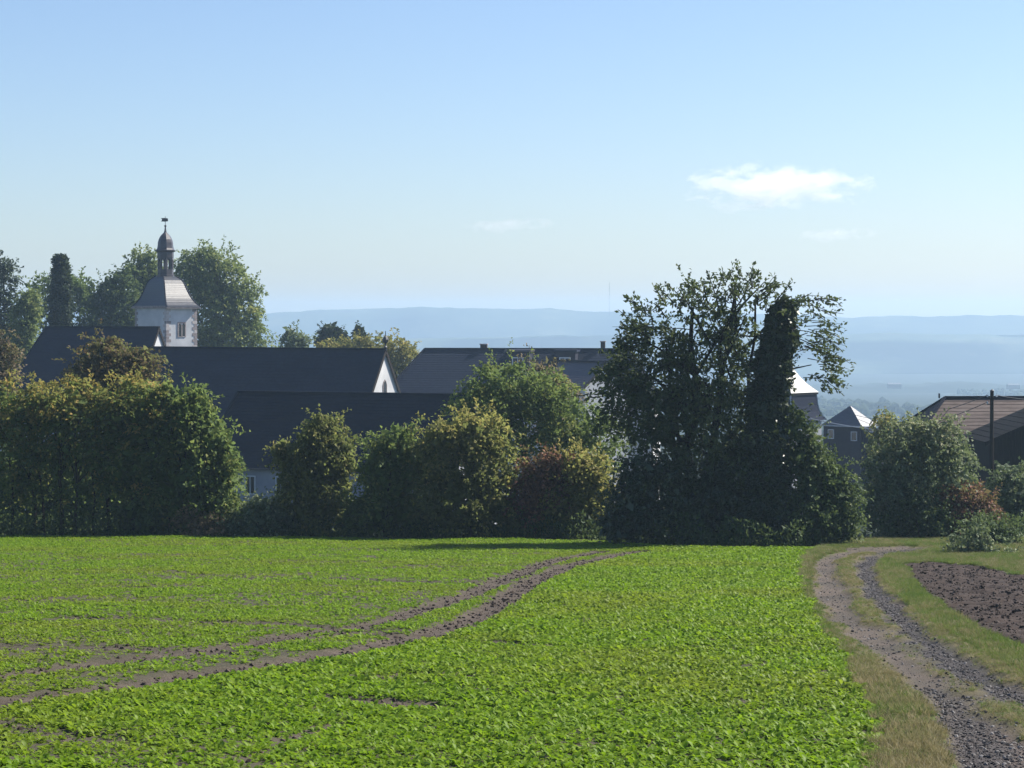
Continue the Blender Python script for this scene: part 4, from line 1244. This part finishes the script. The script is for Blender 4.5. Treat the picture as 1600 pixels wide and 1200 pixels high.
plant('low_bush', 'small dark shrub among the weeds beneath the reddish bush', 'shrub', 90, 1560, [(1540, 830, 36, 20), (1565, 838, 30, 14)], 'deep', 4500, 150, size=.14, clump=.24, base_tint=.4, sprig=.4)

# thin undergrowth closing the foot of the row
P_, U_, N_, L_, T_ = [], [], [], [], []
rng = np.random.default_rng(5)
n = 26000
px_ = rng.uniform(-120, 1720, n)
P0 = np.array([at(x, 700, edge_d(x, 0.0)) for x in np.arange(-140, 1760, 20.)])
xx = np.interp(px_, np.arange(-140, 1760, 20.), P0[:, 0]); yy = np.interp(px_, np.arange(-140, 1760, 20.), P0[:, 1]) + rng.uniform(.9, 3.2, n)
keepm = ~((px_ > 1335) & (px_ < 1480)) 
xx, yy, px_ = xx[keepm], yy[keepm], px_[keepm]
n = len(xx)
hh = rng.random(n) ** 1.6 * (.9 + .5 * vnoise(px_ / 26., px_ * 0, 9))
P = np.stack([xx, yy, zg(xx, yy) + hh], -1)
U = unit(rng.normal(size=(n, 3)) * .7 + np.array((0, 0, .7)))
L = .2 * rng.uniform(.6, 1.3, n)
o = card_mesh('undergrowth', P, U, unit(rng.normal(size=(n, 3))), L, L * .4, rng.normal(.35, .2, n), LEAF['deep'], None, (0, 0, 0))
tag(o, kind='stuff', label='dark undergrowth along the foot of the bushes')

# woods far down in the valley: one mass
rng = np.random.default_rng(8)
vs, fs = [], []
cnt = 0
n = 5200
px_ = rng.uniform(-300, 1900, n)
dd = 700 + 2000 * rng.random(n) ** .7
band = vnoise(px_ / 90., dd / 240., 21) > .0
px_, dd = px_[band], dd[band]
for x, d_ in zip(px_, dd):
    gx = (x - 800) / F * d_
    gz = float(zg(gx, d_))
    r_ = rng.uniform(3, 6); h_ = rng.uniform(4, 9)
    k = 6
    o_ = len(vs)
    for zz, rr in ((-.5, .8), (h_ * .35, 1.05), (h_ * .75, .7), ):
        for q in range(k):
            an = 2 * math.pi * q / k + rng.uniform(-.3, .3)
            jj = rng.uniform(.75, 1.2)
            vs.append((gx + r_ * rr * jj * math.cos(an), d_ + r_ * rr * jj * math.sin(an), gz + zz * rng.uniform(.85, 1.15)))
    vs.append((gx, d_, gz + h_))
    for l_ in range(2):
        for q in range(k):
            q2 = (q + 1) % k
            fs.append((o_ + l_ * k + q, o_ + l_ * k + q2, o_ + (l_ + 1) * k + q2, o_ + (l_ + 1) * k + q))
    for q in range(k): fs.append((o_ + 2 * k + q, o_ + 2 * k + (q + 1) % k, o_ + 3 * k))
me = bpy.data.meshes.new('distant_woods'); me.from_pydata(vs, [], fs)
M['woods'] = simple('distant_woods', (.012, .022, .008), (.035, .05, .016), .12, 1.0, .1, 0.1)
tag(link('distant_woods', me, M['woods']), kind='stuff', label='far off woods in the valley')

# ------------------------------------------------------------------ ground cover
hidden = bpy.data.collections.new('sources')      # source meshes of the scattered stuff, not linked to the scene

def scatter(name, label, variants, P, rot, scl, vid):
    col = bpy.data.collections.new(name + '_sources')
    for i, v in enumerate(variants):
        o = bpy.data.objects.new(f'{name}_source_{i:02d}', v)
        col.objects.link(o)
    me = bpy.data.meshes.new(name)
    me.vertices.add(len(P)); me.vertices.foreach_set('co', np.asarray(P, np.float32).ravel())
    a_ = me.attributes.new('rot', 'FLOAT_VECTOR', 'POINT'); a_.data.foreach_set('vector', np.asarray(rot, np.float32).ravel())
    a_ = me.attributes.new('scl', 'FLOAT', 'POINT'); a_.data.foreach_set('value', np.asarray(scl, np.float32))
    a_ = me.attributes.new('vid', 'INT', 'POINT'); a_.data.foreach_set('value', np.asarray(vid, np.int32))
    o = bpy.data.objects.new(name, me); C.objects.link(o)
    ng = bpy.data.node_groups.new(name, 'GeometryNodeTree')
    ng.interface.new_socket('Geometry', in_out='INPUT', socket_type='NodeSocketGeometry')
    ng.interface.new_socket('Geometry', in_out='OUTPUT', socket_type='NodeSocketGeometry')
    gi, go = ng.nodes.new('NodeGroupInput'), ng.nodes.new('NodeGroupOutput')
    ci = ng.nodes.new('GeometryNodeCollectionInfo'); ci.inputs[0].default_value = col
    ci.inputs['Separate Children'].default_value = True; ci.inputs['Reset Children'].default_value = True
    ip = ng.nodes.new('GeometryNodeInstanceOnPoints'); ip.inputs['Pick Instance'].default_value = True
    def na(nm, ty):
        q = ng.nodes.new('GeometryNodeInputNamedAttribute'); q.data_type = ty; q.inputs['Name'].default_value = nm
        return [s for s in q.outputs if s.enabled and s.name == 'Attribute'][0]
    ng.links.new(gi.outputs[0], ip.inputs['Points']); ng.links.new(ci.outputs[0], ip.inputs['Instance'])
    ng.links.new(na('vid', 'INT'), ip.inputs['Instance Index'])
    ng.links.new(na('rot', 'FLOAT_VECTOR'), ip.inputs['Rotation'])
    ng.links.new(na('scl', 'FLOAT'), ip.inputs['Scale'])
    ng.links.new(ip.outputs[0], go.inputs[0])
    md_ = o.modifiers.new('scatter', 'NODES'); md_.node_group = ng
    tag(o, label, kind='stuff')
    return o

def leaf_strip(vs, fs, base, az, el, ln, wd, bend, fold, prof):
    d = np.array((math.cos(az), math.sin(az)))
    s_ = np.array((-math.sin(az), math.cos(az)))
    p = np.array(base, float)
    n0 = len(vs)
    k = len(prof)
    e_ = el
    for i, (s, w_) in enumerate(prof):
        if i:
            ds = (s - prof[i - 1][0]) * ln
            e_ -= bend * (s - prof[i - 1][0])
            p = p + np.array((d[0] * math.cos(e_), d[1] * math.cos(e_), math.sin(e_))) * ds
        ww = w_ * wd
        up = fold * ww
        vs.append((p[0] + s_[0] * ww, p[1] + s_[1] * ww, p[2] + up)); vs.append(tuple(p)); vs.append((p[0] - s_[0] * ww, p[1] - s_[1] * ww, p[2] + up))
    for i in range(k - 1):
        a_ = n0 + 3 * i
        fs.append((a_, a_ + 1, a_ + 4, a_ + 3)); fs.append((a_ + 1, a_ + 2, a_ + 5, a_ + 4))

M['crop'] = inst_leaf_mat('crop_leaf', (.12, .215, .008), (.17, .285, .012), (.22, .32, .024), (.22, .23, .03), .52, .5, .16)
M['grass_dry'] = inst_leaf_mat('dry_grass', (.15, .135, .055), (.25, .21, .1), (.37, .32, .19), (.14, .16, .045), .4, .7, .1, .5)
M['grass_green'] = inst_leaf_mat('green_grass', (.075, .135, .018), (.11, .17, .026), (.16, .2, .045), (.21, .19, .07), .45, .65, .12, .35)
LP_ = [(0, .08), (.28, .1), (.42, .38), (.66, .5), (.88, .32), (1, .03)]
crop_vars = []
rg = random.Random(12)
for v in range(8):
    vs, fs = [], []
    for k in range(rg.randint(6, 9)):
        ln = rg.uniform(.1, .2)
        leaf_strip(vs, fs, (rg.uniform(-.015, .015), rg.uniform(-.015, .015), 0), rg.uniform(0, 6.283), rg.uniform(.3, 1.25), ln, ln * rg.uniform(.36, .55), rg.uniform(.5, 1.5), rg.uniform(.1, .45), LP_)
    me = bpy.data.meshes.new('crop_plant'); me.from_pydata(vs, [], fs); me.materials.append(M['crop'])
    me.polygons.foreach_set('use_smooth', np.ones(len(me.polygons), bool)); crop_vars.append(me)

def surf(x, y):
    """height of the finished ground"""
    r_, t_, m_, c_, p_ = masks(x, y)
    z = zg(x, y) - .07 * r_ - .08 * t_ + .03 * m_ * (1 - t_) + .02 * vnoise(x * 2.2, y * 2.2, 3) + .03 * vnoise(x * .5, y * .5, 4)
    fu = np.sin((x * .55 + y * .83) * 2 * math.pi / 1.1)
    return z + p_ * (-.03 + .045 * fu + .05 * vnoise(x * 4, y * 4, 5) + .03 * vnoise(x * 9, y * 9, 6)), r_, t_, m_, c_, p_

def rand_field(n, rng, y0=24.5, y1=104, marg=1.6):
    """points spread evenly over the visible part of the field, a little wider than the view"""
    y = rng.uniform(y0, y1, n * 3); x = rng.uniform(-40, 30, n * 3)
    k = (x < .2425 * y + marg) & (x > -.2425 * y - marg - 8)
    return x[k][:n * 2], y[k][:n * 2]

rng = np.random.default_rng(42)
area = 2 * (.2425 * (101 ** 2 - 24.5 ** 2) / 2 + 1.6 * 76.5)
x, y = rand_field(262000, rng)
z, r_, t_, m_, c_, p_ = surf(x, y)
# the side towards the bottom left is thinner and patchier
xr = np.interp(y, RUT_LOW[::-1, 1][np.argsort(RUT_LOW[::-1, 1])], RUT_LOW[::-1, 0][np.argsort(RUT_LOW[::-1, 1])])
left = sstep((xr + 1.5 - x) / 2.0)
patch = vnoise(x * .16, y * .3, 11) * .5 + vnoise(x * .3, y * .8, 12) * .5
dens = 1 - left * (.2 + .5 * sstep((patch - .05) / .3)) - .25 * (1 - left) * sstep((patch - .45) / .2)
dens *= np.clip(1 - 1.08 * r_, 0, 1) ** 1.6
holes = sstep((vnoise(x * 1.1, y * .9, 31) + .5 * vnoise(x * 3.3, y * 2.7, 32) - .62) / .2)
dens *= 1 - holes * (.45 + .4 * left)
dens *= 1 - .4 * sstep((33 - y) / 6) * sstep((-1 - x) / 3) * sstep((vnoise(x * .7, y * .5, 33) + .2) / .4)
k = c_ & (rng.random(len(x)) < dens)
x, y, z, r_, left, patch = x[k], y[k], z[k], r_[k], left[k], patch[k]
n = len(x)
scl = .7 * rng.uniform(.5, 1.25, n) * (1 - .25 * left) * (1 + .18 * patch) * (1 - .4 * r_)
rot = np.stack([rng.normal(0, .12, n), rng.normal(0, .12, n), rng.uniform(0, 6.283, n)], -1)
scatter('crop_leaves', 'bright green young leafy crop covering the field', crop_vars, np.stack([x, y, z], -1), rot, scl, rng.integers(0, len(crop_vars), n))

GP_ = [(0, .5), (.4, .42), (.75, .25), (1, .02)]
def tufts(mat, n, hmin, hmax, seed):
    out = []
    rg = random.Random(seed)
    for v in range(n):
        vs, fs = [], []
        for k in range(14):
            ln = rg.uniform(hmin, hmax)
            leaf_strip(vs, fs, (rg.gauss(0, .035), rg.gauss(0, .035), 0), rg.uniform(0, 6.283), rg.uniform(.8, 1.5), ln, rg.uniform(.006, .011), rg.uniform(.3, 1.6), .3, GP_)
        me = bpy.data.meshes.new('grass_tuft'); me.from_pydata(vs, [], fs); me.materials.append(mat); out.append(me)
    return out
dry_v = tufts(M['grass_dry'], 5, .08, .24, 1); grn_v = tufts(M['grass_green'], 5, .06, .2, 2)
# verge of the track, strip between its ruts, bank beside the ploughed ground
x = rng.uniform(2, 30, 900000); y = 24 + 84 * rng.random(900000)
k = np.abs(x) < .2425 * y + 1.6
x, y = x[k], y[k]
r_, t_, m_, c_, p_ = masks(x, y)
k = ~c_ & ~p_ & (x > crop_right(y) - .1) & (y < edge_y(x) + 4)
x, y, t_, m_ = x[k], y[k], t_[k], m_[k]
tl = np.interp(y, TRK_L[_l, 1], TRK_L[_l, 0])
tr_ = np.interp(y, TRK_R[_r, 1], TRK_R[_r, 0])
verge = (x < tl)
nz = vnoise(x * .7, y * .35, 15) * .5 + vnoise(x * 2.3, y * 1.2, 16) * .5
dry = np.where(verge, .28 + .4 * (1 - sstep((y - 30) / 16)), np.where(m_ > .4, .48, .14)) + nz * .5
dn = np.where(m_ > .4, .3 + .35 * sstep(nz / .6 + .3), .8) * (1 - np.clip(t_ * 1.25, 0, 1)) ** 1.5
near = 1 - sstep((y - 27) / 9.0)
dn = dn * np.where((m_ > .4), 1 - .35 * near, 1)
k = rng.random(len(x)) < dn
x, y, dry, m_ = x[k], y[k], dry[k], m_[k]
k = rng.random(len(x)) < 95000 / max(len(x), 1)
x, y, dry, m_ = x[k], y[k], dry[k], m_[k]
z = surf(x, y)[0]
isd = rng.random(len(x)) < dry
for nm, lab, vv, sel in (('dry_grass', 'straw coloured grass along the verge of the dirt track', dry_v, isd), ('green_grass', 'short green grass beside and between the ruts of the track', grn_v, ~isd)):
    n = int(sel.sum())
    rot = np.stack([rng.normal(0, .15, n), rng.normal(0, .15, n), rng.uniform(0, 6.283, n)], -1)
    scatter(nm, lab, vv, np.stack([x[sel], y[sel], z[sel]], -1), rot, rng.uniform(.5, 1.1, n) * np.where(m_[sel] > .4, .6, 1.0), rng.integers(0, 5, n))

# stones on the track, clods on the open soil
def lumps(name, mat, nvar, seed, flat=.65):
    out = []
    rg = np.random.default_rng(seed)
    ph = (1 + 5 ** .5) / 2
    iv = np.array([(-1, ph, 0), (1, ph, 0), (-1, -ph, 0), (1, -ph, 0), (0, -1, ph), (0, 1, ph), (0, -1, -ph), (0, 1, -ph), (ph, 0, -1), (ph, 0, 1), (-ph, 0, -1), (-ph, 0, 1)]) / 1.9
    fc = [(0, 11, 5), (0, 5, 1), (0, 1, 7), (0, 7, 10), (0, 10, 11), (1, 5, 9), (5, 11, 4), (11, 10, 2), (10, 7, 6), (7, 1, 8), (3, 9, 4), (3, 4, 2), (3, 2, 6), (3, 6, 8), (3, 8, 9), (4, 9, 5), (2, 4, 11), (6, 2, 10), (8, 6, 7), (9, 8, 1)]
    for v in range(nvar):
        p = iv * (1 + rg.uniform(-.3, .3, (12, 1))) * np.array((1, rg.uniform(.6, 1), flat))
        me = bpy.data.meshes.new(name); me.from_pydata([tuple(q) for q in p], [], fc); me.materials.append(mat); out.append(me)
    return out
def stone_mat(name, a_, b_, c_):
    m, t = new_mat(name)
    oi = t.nodes.new('ShaderNodeObjectInfo')
    finish(t, ramp(t, oi.outputs['Random'], [(0, a_), (.6, b_), (1, c_)]), .9, .2)
    return m
M['stone_bits'] = stone_mat('gravel_stone', (.025, .024, .025), (.075, .068, .064), (.2, .19, .185))
M['clod'] = stone_mat('soil_clod', (.028, .02, .016), (.05, .037, .03), (.09, .07, .056))
x = rng.uniform(4, 20, 260000); y = 24 + 74 * rng.random(260000) ** 1.5
k = np.abs(x) < .2425 * y + 1.2
x, y = x[k], y[k]
z, r_, t_, m_, c_, p_ = surf(x, y)
dmp = np.maximum(1 - sstep((dist_poly(x, y, TRK_R) - .2) / .4), 1 - sstep((dist_poly(x, y, DARKB) - .3) / .5))
k = (rng.random(len(x)) < t_ * (.22 + .7 * dmp)) & ~c_
x, y, z = x[k], y[k], z[k]
n = len(x)
scatter('gravel', 'grey gravel in the ruts of the dirt track', lumps('stone', M['stone_bits'], 5, 3), np.stack([x, y, z + .004], -1), rng.uniform(0, 6.28, (n, 3)) * np.array((.1, .1, 1)), .009 + .034 * rng.random(n) ** 4, rng.integers(0, 5, n))
x = rng.uniform(-28, 30, 330000); y = 24 + 74 * rng.random(330000)
k = np.abs(x) < .2425 * y + 1.2
x, y = x[k], y[k]
z, r_, t_, m_, c_, p_ = surf(x, y)
k = (rng.random(len(x)) < np.maximum(r_ * .45 * c_, p_ * .7))
x, y, z = x[k], y[k], z[k]
n = len(x)
scatter('soil_clods', 'brown soil clods on the ploughed ground and in the ruts', lumps('clod', M['clod'], 5, 6, .75), np.stack([x, y, z + .008], -1), rng.uniform(0, 6.28, (n, 3)) * np.array((.15, .15, 1)), .012 + .05 * rng.random(n) ** 4, rng.integers(0, 5, n))

# ------------------------------------------------------------------ haze over the valley, clouds above it
m, t = new_mat('valley_haze')
pv = t.nodes.new('ShaderNodeVolumePrincipled')
pv.inputs['Color'].default_value = (.55, .765, 1.0, 1)
pv.inputs['Density'].default_value = HAZE_DENSITY
pv.inputs['Anisotropy'].default_value = .25
o = t.nodes.new('ShaderNodeOutputMaterial')
t.links.new(pv.outputs[0], o.inputs['Volume'])
hz_ = MB().box(-3000, -75, -128, 3000, 5640, 48).build('haze', m)
tag(hz_, kind='stuff')

def cloud(label, px_, py_, rx, rz, d, dens, seed, thick=.5):
    p = at(px_, py_, d)
    s = d / F
    m, t = new_mat('cloud')
    co = t.nodes.new('ShaderNodeTexCoord').outputs['Object']
    # rounded body: 1 inside, falling to 0 at the ellipsoid, its outline broken up by noise
    ln = t.nodes.new('ShaderNodeVectorMath'); ln.operation = 'LENGTH'
    t.links.new(mapping(t, co, (1 / (rx * s), 1 / (rx * s * thick), 1 / (rz * s))), ln.inputs[0])
    nz_ = noise(t, mapping(t, co, (.017, .02, .036)), 1.0, 7, .62, .4)
    nz_.node.inputs['Scale'].default_value = 1.0
    mp = t.nodes.new('ShaderNodeMapping')
    body = math_n(t, 'SUBTRACT', math_n(t, 'MULTIPLY', nz_, 3.6), math_n(t, 'ADD', ln.outputs['Value'], 1.0))
    cl = math_n(t, 'MINIMUM', math_n(t, 'MAXIMUM', math_n(t, 'MULTIPLY', body, 2.2), 0.0), 1.0)
    pv = t.nodes.new('ShaderNodeVolumePrincipled')
    pv.inputs['Color'].default_value = (1, 1, 1, 1)
    pv.inputs['Anisotropy'].default_value = .5
    t.links.new(math_n(t, 'MULTIPLY', cl, dens), pv.inputs['Density'])
    o = t.nodes.new('ShaderNodeOutputMaterial')
    t.links.new(pv.outputs[0], o.inputs['Volume'])
    mb = MB().ring([(.5, -1), (.9, -.7), (1, 0), (.9, .6), (.6, 1)], 12)
    vs_ = np.array(mb.v) * np.array((rx * s * 1.15, rx * s * thick * 1.15, rz * s * 1.15))
    mb.v = [tuple(q) for q in vs_]
    ob = mb.build('cloud', m)
    ob.location = tuple(p)
    tag(ob, label, 'cloud', kind='thing')
cloud('small white flat based cloud above the tall tree and barn', 1212, 290, 142, 34, 4200, .015, 1)
cloud('faint thin cloud streak above the ridge of the wide slate house', 790, 351, 70, 12, 4600, .006, 2)
cloud('faint low cloud streak beneath the white cloud', 1300, 366, 62, 12, 4600, .006, 3)
cloud('small faint puff just beneath the white cloud', 1152, 320, 42, 13, 4250, .007, 4)
cloud('tiny faint puff floating above the end of the white cloud', 1168, 262, 24, 10, 4200, .008, 5)
cloud('rounded white knob rising from the top of the white cloud', 1216, 268, 20, 15, 4200, .012, 6)
